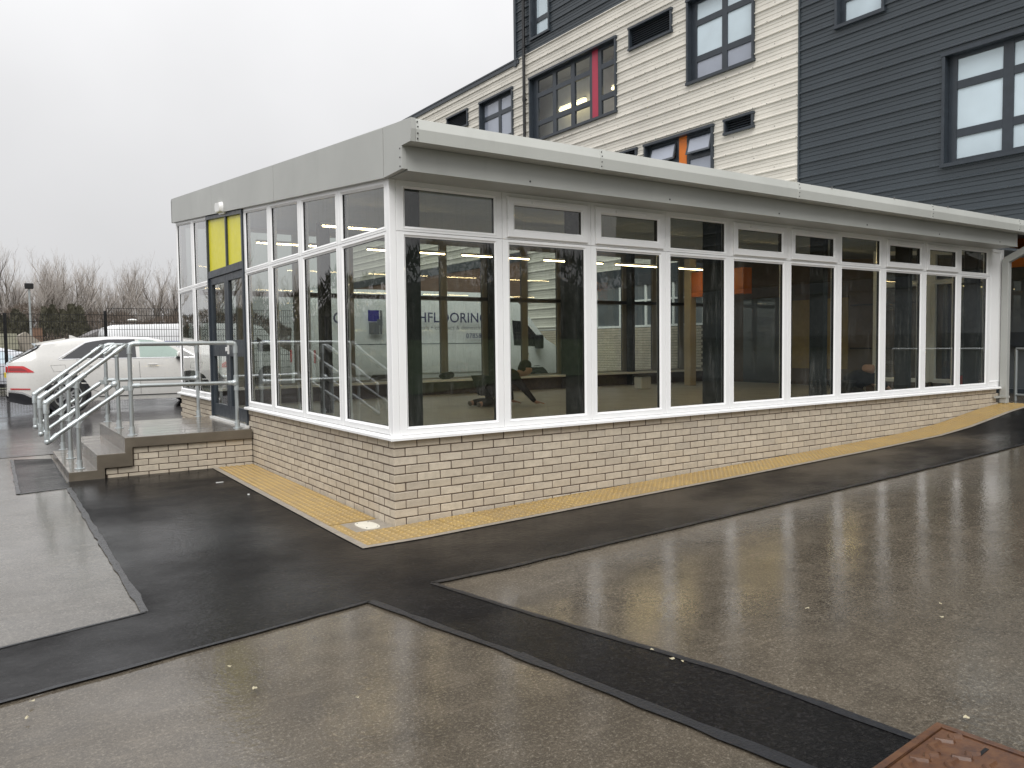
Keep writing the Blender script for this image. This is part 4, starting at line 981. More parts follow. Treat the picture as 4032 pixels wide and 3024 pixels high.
# ---------------------------------------------------------------- inside the extension
LROWS = [(6.35, 3.17, [0.75+1.85*i for i in range(6)]), (3.0, 2.98, [0.55+2.35*i for i in range(5)])]
first = None
for yy, z, xs in LROWS:
    for i, x in enumerate(xs):
        far = 'far' if yy > 5 else 'near'; nth = ['first', 'second', 'third', 'fourth', 'fifth', 'sixth'][i]
        o = None
        if first is None:
            first = thing('strip_light', '', 'light', (0, 0, 0), 'lit strip lights under the extension ceiling')
            b = MB(); b.box(0, 1.5, -.03, .03, .012, .05); b.build('housing', 'white_plastic', first)
            b = MB(); b.box(.01, 1.49, -.014, .014, -.004, .012); b.build('diffuser', 'led', first)
            o = first
        else: o = copy_tree(first)
        o.location = (x, yy, z); o['label'] = f'lit warm strip light, {nth} from the left in the {far} ceiling row of the extension'
# people
def person(name, label, loc, joints, edges, rad, parts, hair=None):
    P_ = thing('person', label, 'person', loc)
    def skin(nm, keys, mt, scale=1.0, extra=None):
        ks = [k_ for k_ in keys]; idx = {k_: i for i, k_ in enumerate(ks)}
        es = [(idx[a], idx[c]) for a, c in edges if a in idx and c in idx]
        me = D.meshes.new(nm); me.from_pydata([tuple(Vector(joints[k_])-Vector(loc)) for k_ in ks], es, [])
        o = D.objects.new(nm, me); COL.objects.link(o); o.parent = P_; me.materials.append(M[mt])
        sk = o.modifiers.new('skin', 'SKIN'); sk.use_smooth_shade = True
        lay = me.skin_vertices[0].data if me.skin_vertices else None
        if lay is None:
            bpy.context.view_layer.objects.active = o; lay = me.skin_vertices[0].data
        for i, k_ in enumerate(ks):
            rr_ = rad[k_]*scale; lay[i].radius = (rr_, rr_); lay[i].use_root = (i == 0)
        o.modifiers.new('sub', 'SUBSURF').levels = 1; o.modifiers['sub'].render_levels = 2
        return o
    for nm, keys, mt, sc in parts: skin(nm, keys, mt, sc)
    return P_
def hand(J, E, Rd, key, wrist, d, side):
    d = Vector(d).normalized(); sd_ = d.cross(Vector((0, 0, 1))).normalized()*side; w_ = Vector(wrist)
    J[key+'p'] = w_+d*.05; Rd[key+'p'] = .030; E.append((key+'w', key+'p'))
    names = [key+'p']
    for i, (o_, l_) in enumerate(((-.030, .065), (-.010, .078), (.010, .072), (.030, .055))):
        a = w_+d*.085+sd_*o_; c = a+d*l_*.55+Vector((0, 0, -.004)); e = a+d*l_+Vector((0, 0, -.018))
        for t_, q in (('a', a), ('b', c), ('c', e)): J[f'{key}{i}{t_}'] = q; Rd[f'{key}{i}{t_}'] = .0088; names.append(f'{key}{i}{t_}')
        E += [(key+'p', f'{key}{i}a'), (f'{key}{i}a', f'{key}{i}b'), (f'{key}{i}b', f'{key}{i}c')]
    a = w_+d*.04-sd_*.045; c = a+d*.035-sd_*.02
    J[key+'ta'] = a; J[key+'tb'] = c; Rd[key+'ta'] = .011; Rd[key+'tb'] = .009; E += [(key+'p', key+'ta'), (key+'ta', key+'tb')]; names += [key+'ta', key+'tb']
    return names
def kneeler(label, base, bald, J, hd):
    Rd = dict(pel=.165, sp1=.155, sp2=.16, nk=.06, hd=.092, cr=.098, chin=.05, nose=.016, shl=.075, shr=.075, ell=.045, elr=.045, lw=.03, rw=.03, hil=.10, hir=.10, knl=.065, knr=.065, anl=.045, anr=.045, tol=.035, tor=.035, earl=.014, earr=.014)
    E = [('pel', 'sp1'), ('sp1', 'sp2'), ('sp2', 'nk'), ('nk', 'hd'), ('hd', 'cr'), ('hd', 'chin'), ('hd', 'nose'), ('hd', 'earl'), ('hd', 'earr'), ('sp2', 'shl'), ('sp2', 'shr'), ('shl', 'ell'), ('shr', 'elr'), ('ell', 'lw'), ('elr', 'rw'), ('pel', 'hil'), ('pel', 'hir'), ('hil', 'knl'), ('hir', 'knr'), ('knl', 'anl'), ('knr', 'anr'), ('anl', 'tol'), ('anr', 'tor')]
    nl = hand(J, E, Rd, 'l', J['lw'], hd, 1); nr = hand(J, E, Rd, 'r', J['rw'], hd, -1)
    body = ['pel', 'sp1', 'sp2', 'nk', 'hd', 'cr', 'chin', 'nose', 'earl', 'earr', 'shl', 'shr', 'ell', 'elr', 'lw', 'rw', 'hil', 'hir', 'knl', 'knr', 'anl', 'anr', 'tol', 'tor']+nl+nr
    Rb = dict(Rd)
    for k_ in ('pel', 'sp1', 'sp2', 'shl', 'shr', 'hil', 'hir', 'knl', 'knr', 'ell', 'elr'): Rb[k_] *= .68
    Pn = person('person', label, base, J, E, Rb, [('body', body, 'skin', 1.0)])
    def cloth(nm, keys, mt, sc):
        idx = {k_: i for i, k_ in enumerate(keys)}; es = [(idx[a], idx[c]) for a, c in E if a in idx and c in idx]
        me = D.meshes.new(nm); me.from_pydata([tuple(Vector(J[k_])-Vector(base)) for k_ in keys], es, []); me.materials.append(M[mt])
        o = D.objects.new(nm, me); COL.objects.link(o); o.parent = Pn; o.modifiers.new('skin', 'SKIN').use_smooth_shade = True
        lay = me.skin_vertices[0].data
        for i, k_ in enumerate(keys): rr_ = (.068 if k_ == 'nk' else Rd[k_]*sc+.008); lay[i].radius = (rr_, rr_); lay[i].use_root = (i == 0)
        o.modifiers.new('sub', 'SUBSURF').levels = 1
    cloth('jacket', ['pel', 'sp1', 'sp2', 'nk', 'shl', 'shr', 'ell', 'elr']+(['lw', 'rw'] if not bald else []), 'cloth_black', 1.08)
    cloth('trousers', ['pel', 'hil', 'hir', 'knl', 'knr', 'anl', 'anr'], 'cloth_dark', 1.08)
    cloth('shoes', ['anl', 'tol'], 'shoe', 1.15); cloth('shoes', ['anr', 'tor'], 'shoe', 1.15)
    b = MB(); c = Vector(J['hd']); fd = (Vector(J['nose'])-c).normalized(); sv = fd.cross(Vector((0, 0, 1))).normalized()
    for s_ in (-1, 1): b.ell(tuple(c+fd*.083+sv*s_*.032+Vector((0, 0, .018))), .011, 8, 5)
    b.build('eyes', 'hair', Pn)
    if not bald:
        b = MB(); q = Vector(J['cr'])-fd*.015+Vector((0, 0, .018)); b.ell(tuple(q), (.112, .105, .098), 14, 9); b.ell(tuple(c-fd*.04+Vector((0, 0, .02))), (.10, .10, .10), 14, 9); b.build('hair', 'hair', Pn, smooth=True)
    return Pn
Fz = .52
J1 = dict(pel=(4.16, 5.02, .96), sp1=(4.32, 4.98, 1.02), sp2=(4.52, 4.93, .99), nk=(4.68, 4.89, 1.06), hd=(4.79, 4.86, 1.11), cr=(4.80, 4.86, 1.17), chin=(4.86, 4.84, 1.04), nose=(4.90, 4.83, 1.08), earl=(4.775, 4.955, 1.10), earr=(4.775, 4.765, 1.10),
          shl=(4.54, 5.10, .98), shr=(4.52, 4.76, .97), ell=(4.60, 5.06, .76), elr=(4.66, 4.66, .76), lw=(4.60, 5.0, .58), rw=(4.80, 4.60, .58), hil=(4.14, 5.13, .90), hir=(4.14, 4.91, .90), knl=(4.26, 5.16, .60), knr=(4.26, 4.88, .60), anl=(3.90, 5.18, .58), anr=(3.90, 4.90, .58), tol=(3.84, 5.18, .56), tor=(3.84, 4.90, .56))
kneeler('dark haired person in black kneeling on the floor inside the first two tall panes', (4.3, 5.0, Fz), False, J1, (1, -.25, -.12))
J2 = dict(pel=(9.20, 1.75, .78), sp1=(9.30, 1.66, .88), sp2=(9.42, 1.56, .95), nk=(9.40, 1.50, 1.02), hd=(9.37, 1.46, 1.07), cr=(9.33, 1.45, 1.12), chin=(9.44, 1.44, 1.0), nose=(9.475, 1.45, 1.04), earl=(9.39, 1.55, 1.06), earr=(9.38, 1.365, 1.06),
          shl=(9.52, 1.70, .95), shr=(9.42, 1.38, .92), ell=(9.74, 1.62, .82), elr=(9.64, 1.28, .76), lw=(9.84, 1.45, .62), rw=(9.80, 1.22, .60), hil=(9.20, 1.85, .74), hir=(9.18, 1.64, .74), knl=(9.56, 1.86, .62), knr=(9.52, 1.58, .61), anl=(9.16, 1.90, .58), anr=(9.14, 1.66, .58), tol=(9.08, 1.90, .56), tor=(9.06, 1.66, .56))
kneeler('bald person in black crouching behind the eighth tall pane, head bent down', (9.3, 1.6, Fz), True, J2, (.8, -.3, -.3))
# things on the floor inside
def bucket(loc, label):
    t = thing('bucket', label, 'bucket', loc, 'red buckets inside the last window')
    b = MB(); n = 16; x, y, z = loc; prof = [(.10, 0), (.135, .20), (.150, .20), (.150, .225), (.128, .225), (.095, .02)]
    R_ = [[b.p(x+r_*math.cos(2*math.pi*i/n), y+r_*math.sin(2*math.pi*i/n), z+h) for i in range(n)] for r_, h in prof]
    for A_, B_ in zip(R_, R_[1:]):
        for i in range(n): j = (i+1) % n; b.face([A_[i], A_[j], B_[j], B_[i]])
    b.face(R_[0][::-1]); b.face(R_[-1]); b.build('tub', 'red_plastic', t, smooth=True)
    b = MB(); b.pipe([(x-.14, y, z+.21), (x-.10, y-.10, z+.25), (x, y-.15, z+.26), (x+.10, y-.10, z+.25), (x+.14, y, z+.21)], .006, 6); b.build('handle', 'black', t)
bucket((10.36, .48, Fz), 'lower red bucket standing on the floor behind the last tall pane'); bucket((10.39, .47, Fz+.20), 'upper red bucket stacked in the lower one behind the last tall pane')
t = thing('tool_bag', 'black and yellow tool bag on the floor behind the ninth tall pane', 'bag', (9.75, .62, Fz))
b = MB(); b.cbox(9.58, 9.92, .52, .74, Fz, Fz+.20, .04); b.build('pouch', 'yellow_plastic', t, smooth=True); b = MB(); b.cbox(9.56, 9.94, .50, .76, Fz+.18, Fz+.26, .03); b.build('lid', 'black', t)
b = MB(); b.pipe([(9.66, .63, Fz+.25), (9.70, .63, Fz+.33), (9.80, .63, Fz+.33), (9.84, .63, Fz+.25)], .012, 6); b.build('handle', 'black', t)
t = thing('floor_tub', 'pale plastic tub on the floor by the back windows', 'tub', (9.4, 6.9, Fz))
b = MB(); b.cbox(9.2, 9.5, 6.7, 6.95, Fz, Fz+.28, .02); b.build('body', 'white_plastic', t); b = MB(); b.cbox(9.18, 9.52, 6.68, 6.97, Fz+.28, Fz+.31, .01); b.build('lid', 'evergreen', t)
b = MB(); b.ell((5.12, 8.2, .91), (.17, .10, .075), 10, 6); b.ell((5.22, 8.19, .93), (.09, .08, .07), 8, 5)
tag(b.build('work_bag', 'cloth_black', smooth=True), 'crumpled black bag lying on the inner sill in front of the van', 'bag')

# ---------------------------------------------------------------- vehicles
def vehicle(label, cat, name, loc, L_, hw, T, belt, bot, wheels, wr, paint, glass_side, extra, deck=None, tumble=.36, flip=False, side_detail=True, group=None):
    V_ = thing(name, label, cat, loc, group)
    sx = -1 if flip else 1
    def W(x, y, z): return (loc[0]+sx*x, loc[1]+y, loc[2]+z)
    def hwid(x):
        e = min(x, L_-x); return hw*(1-.16*(1-sm(e/.75))**2)
    def top_(x): return lerp(x, [p[0] for p in T], [p[1] for p in T])
    def bot_(x): return lerp(x, [p[0] for p in bot], [p[1] for p in bot])
    def side(x, z):
        zb_ = lerp(x, [p[0] for p in belt], [p[1] for p in belt]); h = hwid(x)
        if z <= zb_:
            t_ = (z-bot_(x))/max(.01, zb_-bot_(x)); return h*(.955+.045*math.sin(math.pi*min(1, max(0, t_))**.8))-(.035 if .0 else 0)
        return h*.955-(z-zb_)*tumble
    xs = sorted(set([0, .03, .08]+[L_*i/44 for i in range(1, 44)]+[L_-.08, L_-.03, L_]+[p[0] for p in T]))
    b = MB(W); rings = []
    for x in xs:
        tz = top_(x); bz = bot_(x); zb_ = min(lerp(x, [p[0] for p in belt], [p[1] for p in belt]), tz-.03)
        lv = [bz, bz+(zb_-bz)*.15, bz+(zb_-bz)*.45, bz+(zb_-bz)*.75, zb_, zb_+(tz-zb_)*.35, zb_+(tz-zb_)*.68, tz-(tz-zb_)*.12]
        ring = [(side(x, z), z) for z in lv]; ye = ring[-1][0]
        ring += [(ye-.05, tz-.025*min(1, (tz-zb_)*4)), (ye*.75, tz-.006), (ye*.35, tz+.004), (0, tz+.006)]
        ring = [(max(0, a), c) for a, c in ring]
        full = [(-a, c) for a, c in ring]+[(a, c) for a, c in ring[::-1][1:]]
        rings.append([b.p(x, y, z) for y, z in full])
    for A_, B_ in zip(rings, rings[1:]):
        for i in range(len(A_)-1): b.face([A_[i], A_[i+1], B_[i+1], B_[i]])
    b.face(rings[0]); b.face(rings[-1][::-1])
    for i in range(len(rings)-1): b.face([rings[i][0], rings[i+1][0], rings[i+1][-1], rings[i][-1]])
    b.build('body', paint, V_, smooth=True)
    def patch(nm, poly_top, poly_bot, mt, off=.006, n=14, both=True):
        "region between two x-z polylines sharing x range"
        x0, x1 = poly_top[0][0], poly_top[-1][0]
        for s_ in ((-1, 1) if both else (-1,)):
            b = MB(W); prev = None
            for i in range(n+1):
                x = x0+(x1-x0)*i/n; zt = lerp(x, [p[0] for p in poly_top], [p[1] for p in poly_top]); zb_ = lerp(x, [p[0] for p in poly_bot], [p[1] for p in poly_bot])
                cur = []
                for q in range(5):
                    z = zb_+(zt-zb_)*q/4; cur.append(b.p(x, s_*(side(x, z)+off), z))
                if prev:
                    for q in range(4): b.face([prev[q], cur[q], cur[q+1], prev[q+1]])
                prev = cur
            b.build(nm, mt, V_, smooth=True)
    for nm, pt, pb, mt, off in glass_side: patch(nm, pt, pb, mt, off)
    for xw in wheels:
        for s_ in (-1, 1):
            yo = s_*(hw-.005); b = MB(W); n = 28
            b.tube((xw, yo-s_*.20, wr+.03), (xw, yo+s_*.004, wr+.03), wr+.075, wr+.075, 28); b.build('wheel_arch', 'trim', V_)
            whl = MB(W); yy = yo+s_*.012
            R_ = []
            for rad_, dy in ((wr*.72, .01), (wr*.80, .022), (wr*.95, .018), (wr, -.01), (wr, -.2)):
                R_.append([whl.p(xw+rad_*math.cos(2*math.pi*i/n), yy+s_*dy, wr+rad_*math.sin(2*math.pi*i/n)) for i in range(n)])
            for A_, B_ in zip(R_, R_[1:]):
                for i in range(n): j = (i+1) % n; whl.face([A_[i], A_[j], B_[j], B_[i]])
            whl.face(R_[-1]); wo = whl.build('wheel', 'tyre', V_, smooth=True)
            if s_ == -1 or side_detail:
                b = MB(W); b.tube((xw, yy-s_*.03, wr), (xw, yy-s_*.028, wr), wr*.72, wr*.72, 24, k=1)
                m_ = 10
                for i in range(m_):
                    a_ = 2*math.pi*i/m_+.1; dx, dz = math.cos(a_), math.sin(a_); px_, pz_ = -dz, dx
                    q = [(xw+dx*.05-px_*.022, wr+dz*.05-pz_*.022), (xw+dx*wr*.70-px_*.016, wr+dz*wr*.70-pz_*.016), (xw+dx*wr*.70+px_*.016, wr+dz*wr*.70+pz_*.016), (xw+dx*.05+px_*.022, wr+dz*.05+pz_*.022)]
                    F_ = [b.p(a, yy+s_*.006, c) for a, c in q]; K_ = [b.p(a, yy-s_*.02, c) for a, c in q]; b.face(F_, 0)
                    for j in range(4): b.face([F_[j], F_[(j+1) % 4], K_[(j+1) % 4], K_[j]], 0)
                Rr = [[b.p(xw+q*math.cos(2*math.pi*i/n), yy+s_*e, wr+q*math.sin(2*math.pi*i/n)) for i in range(n)] for q, e in ((wr*.66, -.01), (wr*.68, .014), (wr*.73, .018), (wr*.74, .008))]
                for A_, B_ in zip(Rr, Rr[1:]):
                    for i in range(n): j = (i+1) % n; b.face([A_[i], A_[j], B_[j], B_[i]], 0)
                b.tube((xw, yy-s_*.01, wr), (xw, yy+s_*.012, wr), .06, .05, 14, k=0)
                b.build('rim', ['alloy', 'trim'], wo, smooth=True)
    extra(V_, W, side, patch)
    return V_
# the parked white SUV (x measured from its tail)
def suv_extra(V_, W, side, patch):
    # rear glass under the spoiler
    b = MB(W)
    A_ = [(.12, -.70, 1.185), (.12, .70, 1.185), (.60, .60, 1.50), (.60, -.60, 1.50)]
    b = MB(W); n = 8
    prev = None
    for i in range(n+1):
        t_ = i/n; x = .16+.47*t_; z = 1.212+.278*t_+.012; h = side(x, z-.02)-.04
        cur = [b.p(x-.012, -h, z-.018), b.p(x-.02, 0, z+.006), b.p(x-.012, h, z-.018)]
        if prev:
            for q in range(2): b.face([prev[q], cur[q], cur[q+1], prev[q+1]])
        prev = cur
    b.build('rear_window', 'car_dark', V_, smooth=True)
    patch('rear_quarter_shade', [(.17, 1.215), (.62, 1.50)], [(.17, 1.20), (.52, 1.30)+() if False else (.62, 1.46)], 'car_dark', .004) if False else None
    b = MB(W)   # roof spoiler
    for s_ in (1,):
        q = [(.55, -.66, 1.555), (.55, .66, 1.555), (1.15, .60, 1.665), (1.15, -.60, 1.665)]
        F_ = [b.p(*p) for p in q]; K_ = [b.p(p[0]+(.05 if p[0] < 1 else 0), p[1], p[2]-.045) for p in q]
        b.face(F_); b.face(K_[::-1])
        for j in range(4): b.face([F_[j], F_[(j+1) % 4], K_[(j+1) % 4], K_[j]])
    b.build('spoiler', 'car_white', V_, smooth=True)
    # tail lamp wraps the corner
    patch('tail_lamp', [(.03, 1.07), (.32, 1.06), (.50, .935)], [(.03, .93), (.46, .918), (.50, .918)], 'red_lens', .010)
    patch('tail_lamp_core', [(.05, 1.02), (.28, 1.015), (.38, .955)], [(.05, .965), (.34, .95), (.38, .95)], 'red_dark', .016)
    b = MB(W); b.cbox(-.012, .02, -.86, .86, .93, 1.06, .01); b.build('tail_lamp_bar', 'red_lens', V_)
    patch('reflector', [(.06, .585), (.42, .57)], [(.06, .555), (.42, .545)], 'red_lens', .010)
    patch('lower_trim', [(.02, .50), (.30, .45), (.70, .245)], [(.02, .30), (.30, .22), (.70, .205)], 'trim', .012)
    patch('bumper_blade', [(.02, .545), (.28, .50), (.66, .275)], [(.02, .515), (.28, .46), (.66, .235)], 'chrome', .018)
    patch('sill_trim', [(1.75, .345), (3.55, .345)], [(1.75, .325), (3.55, .325)], 'trim', .012)
    b = MB(W); b.box(-.02, .005, -.26, .26, .80, .91); b.build('number_plate', 'yellow_plastic', V_)
    for s_ in (-1, 1):
        b = MB(W); b.cbox(3.42, 3.60, s_*1.03-.09, s_*1.03+.09, 1.20, 1.34, .03); b.build('door_mirror', 'car_white', V_, smooth=True)
        b = MB(W); b.cbox(3.40, 3.60, s_*1.02-.075, s_*1.02+.075, 1.165, 1.215, .02); b.box(3.50, 3.58, s_*.9-.09, s_*.9+.09, 1.18, 1.21); b.build('mirror_base', 'trim', V_)
    for x in (1.55, 2.78):
        b = MB(W); s_ = -1; b.cbox(x, x+.22, s_*(side(x, 1.0)+.035)-.012, s_*(side(x, 1.0)+.035)+.012, 1.03, 1.055, .008); b.build('door_handle', 'car_white', V_)
    b = MB(W)      # shut lines
    def line(p, q, wdt=.006):
        a = Vector((p[0], 0, p[1])); c = Vector((q[0], 0, q[1])); n = 8; d = (c-a).normalized(); nr = Vector((-d.z, 0, d.x))*wdt/2
        prev = None
        for i in range(n+1):
            m_ = a+(c-a)*i/n; cur = [b.p(m_.x+s2*nr.x, -(side(m_.x, m_.z)+.003), m_.z+s2*nr.z) for s2 in (-1, 1)]
            if prev: b.face([prev[0], cur[0], cur[1], prev[1]])
            prev = cur
    line((1.33, 1.20), (1.38, .80)); line((1.62, .50), (1.95, .36)); line((2.60, 1.20), (2.62, .36)); line((3.72, 1.15), (3.70, .36)); line((1.62, .50), (1.38, .80))
    for p, q in (((.82, 1.06), (1.10, 1.07)), ((1.10, 1.07), (1.12, .93)), ((1.12, .93), (.88, .92)), ((.88, .92), (.82, 1.06))): line(p, q, .004)
    b.build('shut_lines', 'trim', V_)
    b = MB(W); b.prism([(1.28, 1.66), (1.46, 1.675), (1.33, 1.735), (1.28, 1.74)], -.015, .015, 1); b.build('fin_aerial', 'car_white', V_)
    b = MB(W)
    for s_ in (-1,):
        b.cbox(3.05, 3.20, -.45, -.25, 1.15, 1.50, .04)
    b.build('seat', 'trim', V_)
Ts = [(0, 1.0), (.05, 1.12), (.16, 1.19), (.60, 1.46), (.70, 1.565), (1.31, 1.665), (2.17, 1.705), (2.85, 1.69), (3.15, 1.62), (3.8, 1.31), (4.0, 1.20), (4.5, 1.10), (4.85, .98), (4.97, .78), (5.0, .65)]
SUVY = 14.9
vehicle('white SUV with sloping tail parked behind the handrails in front of the black mesh fence', 'car', 'parked_car', (-2.40, SUVY, g(0, 14.5)), 5.0, 1.0, Ts, [(0, 1.14), (5, 1.16)], [(0, .42), (.35, .26), (4.6, .22), (5, .34)], (1.13, 4.1), .385, 'car_white',
        [('side_window', [(1.05, 1.215), (1.55, 1.565), (1.95, 1.625), (2.55, 1.63)], [(1.05, 1.20), (2.55, 1.205)], 'car_dark', .007), ('side_window', [(2.63, 1.63), (2.95, 1.60), (3.25, 1.49), (3.64, 1.22)], [(2.63, 1.205), (3.64, 1.21)], 'glass_car', .007),
         ('window_trim', [(.98, 1.20), (3.68, 1.205)], [(.98, 1.185), (3.68, 1.190)], 'chrome', .012), ('window_trim', [(.96, 1.21), (1.50, 1.58), (1.95, 1.645), (2.55, 1.65), (2.95, 1.62)], [(.98, 1.20), (1.55, 1.567), (1.95, 1.628), (2.55, 1.632), (2.95, 1.602)], 'chrome', .010)], suv_extra)
# vans
def van_extra(V_, W, side, patch):
    patch('side_window', [(5.35, 2.0), (5.75, 1.98), (6.30, 1.40)], [(5.35, 1.35), (6.30, 1.30)], 'car_dark', .008)
    patch('rubbing_strip', [(.3, .78), (5.2, .78)], [(.3, .70), (5.2, .70)], 'van_white', .014)
    patch('crease', [(.2, 1.42), (5.1, 1.42)], [(.2, 1.40), (5.1, 1.40)], 'grey_print', .003)
    patch('door_line', [(5.20, 2.35), (5.215, 2.35)], [(5.20, .45), (5.215, .45)], 'trim', .004)
    patch('sill', [(.1, .45), (6.9, .45)], [(.1, .36), (6.9, .36)], 'trim', .01)
    b = MB(W); b.cbox(-.02, .0, -.86, -.78, 1.0, 1.3, .005); b.cbox(-.02, .0, .78, .86, 1.0, 1.3, .005); b.build('tail_lamp', 'red_lens', V_)
    b = MB(W); b.cbox(5.95, 6.12, -1.25, -1.02, 1.25, 1.62, .03); b.build('door_mirror', 'trim', V_)
    b = MB(W); b.quad((5.72, -.72, 2.32), (5.72, .72, 2.32), (6.42, .84, 1.46), (6.42, -.84, 1.46)); b.v = [(x+.02, y, z+.03) for x, y, z in b.v]; b.build('windscreen', 'car_dark', V_)
    b = MB(W); b.cbox(5.55, 5.80, -1.005, -.985, 1.10, 1.13, .004); b.build('door_handle', 'trim', V_)
Tv = [(0, 2.45), (.06, 2.66), (.3, 2.72), (5.0, 2.73), (5.45, 2.66), (5.75, 2.38), (6.42, 1.52), (6.7, 1.36), (7.0, 1.12), (7.12, .85), (7.15, .6)]
VB = [(0, 1.30), (7.15, 1.28)]
VX, VY = 3.42, 12.0
VAN = vehicle('white high roof van with flooring lettering parked behind the back windows of the extension', 'van', 'parked_van', (VX, VY, g(6, 11)), 7.15, 1.0, Tv, VB, [(0, .40), (7.15, .34)], (1.6, 6.05), .35, 'van_white', [], van_extra, tumble=.12)
def text(s_, size, x, z, y, mt, parent, spacing=1.0, bold=0.0):
    cu = D.curves.new('lettering', 'FONT'); cu.body = s_; cu.size = size; cu.space_character = spacing; cu.extrude = .001; cu.offset = bold
    o = D.objects.new('lettering', cu); COL.objects.link(o); dg = bpy.context.evaluated_depsgraph_get()
    me = D.meshes.new_from_object(o.evaluated_get(dg)); D.objects.remove(o); me.materials.clear(); me.materials.append(M[mt])
    n = D.objects.new('lettering', me); COL.objects.link(n); n.parent = parent
    n.location = Vector((x, y, z))-ORG[parent.name]; n.rotation_euler = (math.radians(90), 0, 0); return n
yt = VY-1.012; gz = g(6, 11)
text('HFLOORING', .34, 5.93, 2.11, yt, 'navy_print', VAN, 1.04, .004); text('G', .36, 3.78, 2.07, yt, 'navy_print', VAN, 1, .004)
text('inals • contract & domestic • sub flo', .145, 5.95, 1.93, yt, 'grey_print', VAN, 1.1)
text('07858 8', .165, 7.28, 1.72, yt, 'navy_print', VAN, 1.1, .002)
b = MB()
b.box(4.64, 4.92, yt-.004, yt, 2.12, 2.38); b.build('logo_square', 'blue_print', VAN)
b = MB(); b.box(4.66, 4.92, yt-.004, yt, 1.82, 2.10); b.box(4.94, 5.0, yt-.004, yt, 2.16, 2.38); b.box(4.94, 4.99, yt-.004, yt, 1.82, 2.04); b.box(4.86, 5.00, yt-.006, yt-.004, 2.03, 2.17); b.build('logo_square', 'grey_print', VAN)
# second van and pale car behind the fence
def plain_van(V_, W, side, patch):
    patch('crease', [(.2, 1.72), (6.5, 1.72)], [(.2, 1.70), (6.5, 1.70)], 'blue_print', .003); patch('sill', [(.1, .45), (6.4, .45)], [(.1, .36), (6.4, .36)], 'trim', .01)
    patch('side_window', [(5.2, 1.85), (5.9, 1.40)], [(5.2, 1.3), (5.9, 1.3)], 'car_dark', .008)
Tv2 = [(0, 2.0), (.05, 2.2), (.35, 2.30), (3.5, 2.38), (5.0, 2.36), (5.4, 2.28), (6.1, 1.5), (6.6, 1.2), (6.7, .7)]
vehicle('white panel van parked behind the right part of the black mesh fence', 'van', 'parked_van', (.72, 25.1, g(3, 25)-.15), 6.7, .98, Tv2, [(0, 1.2), (6.7, 1.2)], [(0, .4), (6.7, .4)], (1.2, 5.6), .34, 'van_white', [], plain_van, tumble=.10)
def car2(V_, W, side, patch):
    patch('headlamp', [(4.05, .74), (4.36, .70)], [(4.05, .62), (4.36, .60)], 'chrome', .01)
    patch('lower_trim', [(.1, .34), (4.3, .34)], [(.1, .22), (4.3, .22)], 'trim', .01)
    b = MB(W); b.box(4.395, 4.42, -.6, .6, .38, .60); b.build('grille', 'black', V_)
Tc = [(0, .85), (.1, .98), (.5, 1.35), (1.0, 1.45), (2.2, 1.49), (2.9, 1.32), (3.35, 1.02), (4.1, .86), (4.35, .72), (4.4, .5)]
vehicle('pale blue hatchback at the left edge behind the fence post', 'car', 'parked_car', (-4.55, 24.1, g(-3, 24)-.05), 4.4, .88, Tc, [(0, .92), (4.4, .92)], [(0, .3), (4.4, .24)], (.85, 3.55), .32, 'car_blue', [('side_window', [(.55, 1.25), (1.0, 1.38), (2.2, 1.40), (2.95, 1.0)], [(.55, .98), (2.95, .98)], 'frosted', .007)], car2)

# ---------------------------------------------------------------- mesh fence
FE = thing('mesh_fence', 'tall black welded mesh fence across the car park behind the white SUV', 'fence', (0, 20.9, .2))
fx = [-2.21-2.6*k for k in range(9, 0, -1)]+[-2.21, .385, 2.98, 5.58, 8.18, 10.78]
for i, x in enumerate(fx):
    b = MB(); b.cbox(x-.045, x+.045, 20.93, 21.0, .15, 2.63 if x < .3 else 2.72, .006); b.build('post', 'black', FE)
def mesh_panel(w_, h_):
    b = MB(); n = int(w_/.07)
    for i in range(n+1): x = w_*i/n; b.box(x-.0055, x+.0055, -.004, .004, 0, h_)
    k_ = int(h_/.2)
    for j in range(k_+1): z = h_*j/k_; b.box(0, w_, -.012, -.004, z-.007, z+.007); b.box(0, w_, .004, .012, z-.005, z+.005)
    me = D.meshes.new('mesh_panel'); me.from_pydata(b.v, [], b.f); me.materials.append(M['black']); return me
MP = mesh_panel(2.56, 2.38)
for x in fx[:-1]:
    inst('mesh_panel', MP, FE, (x+.02, 20.9, .22 if x < .3 else .42))

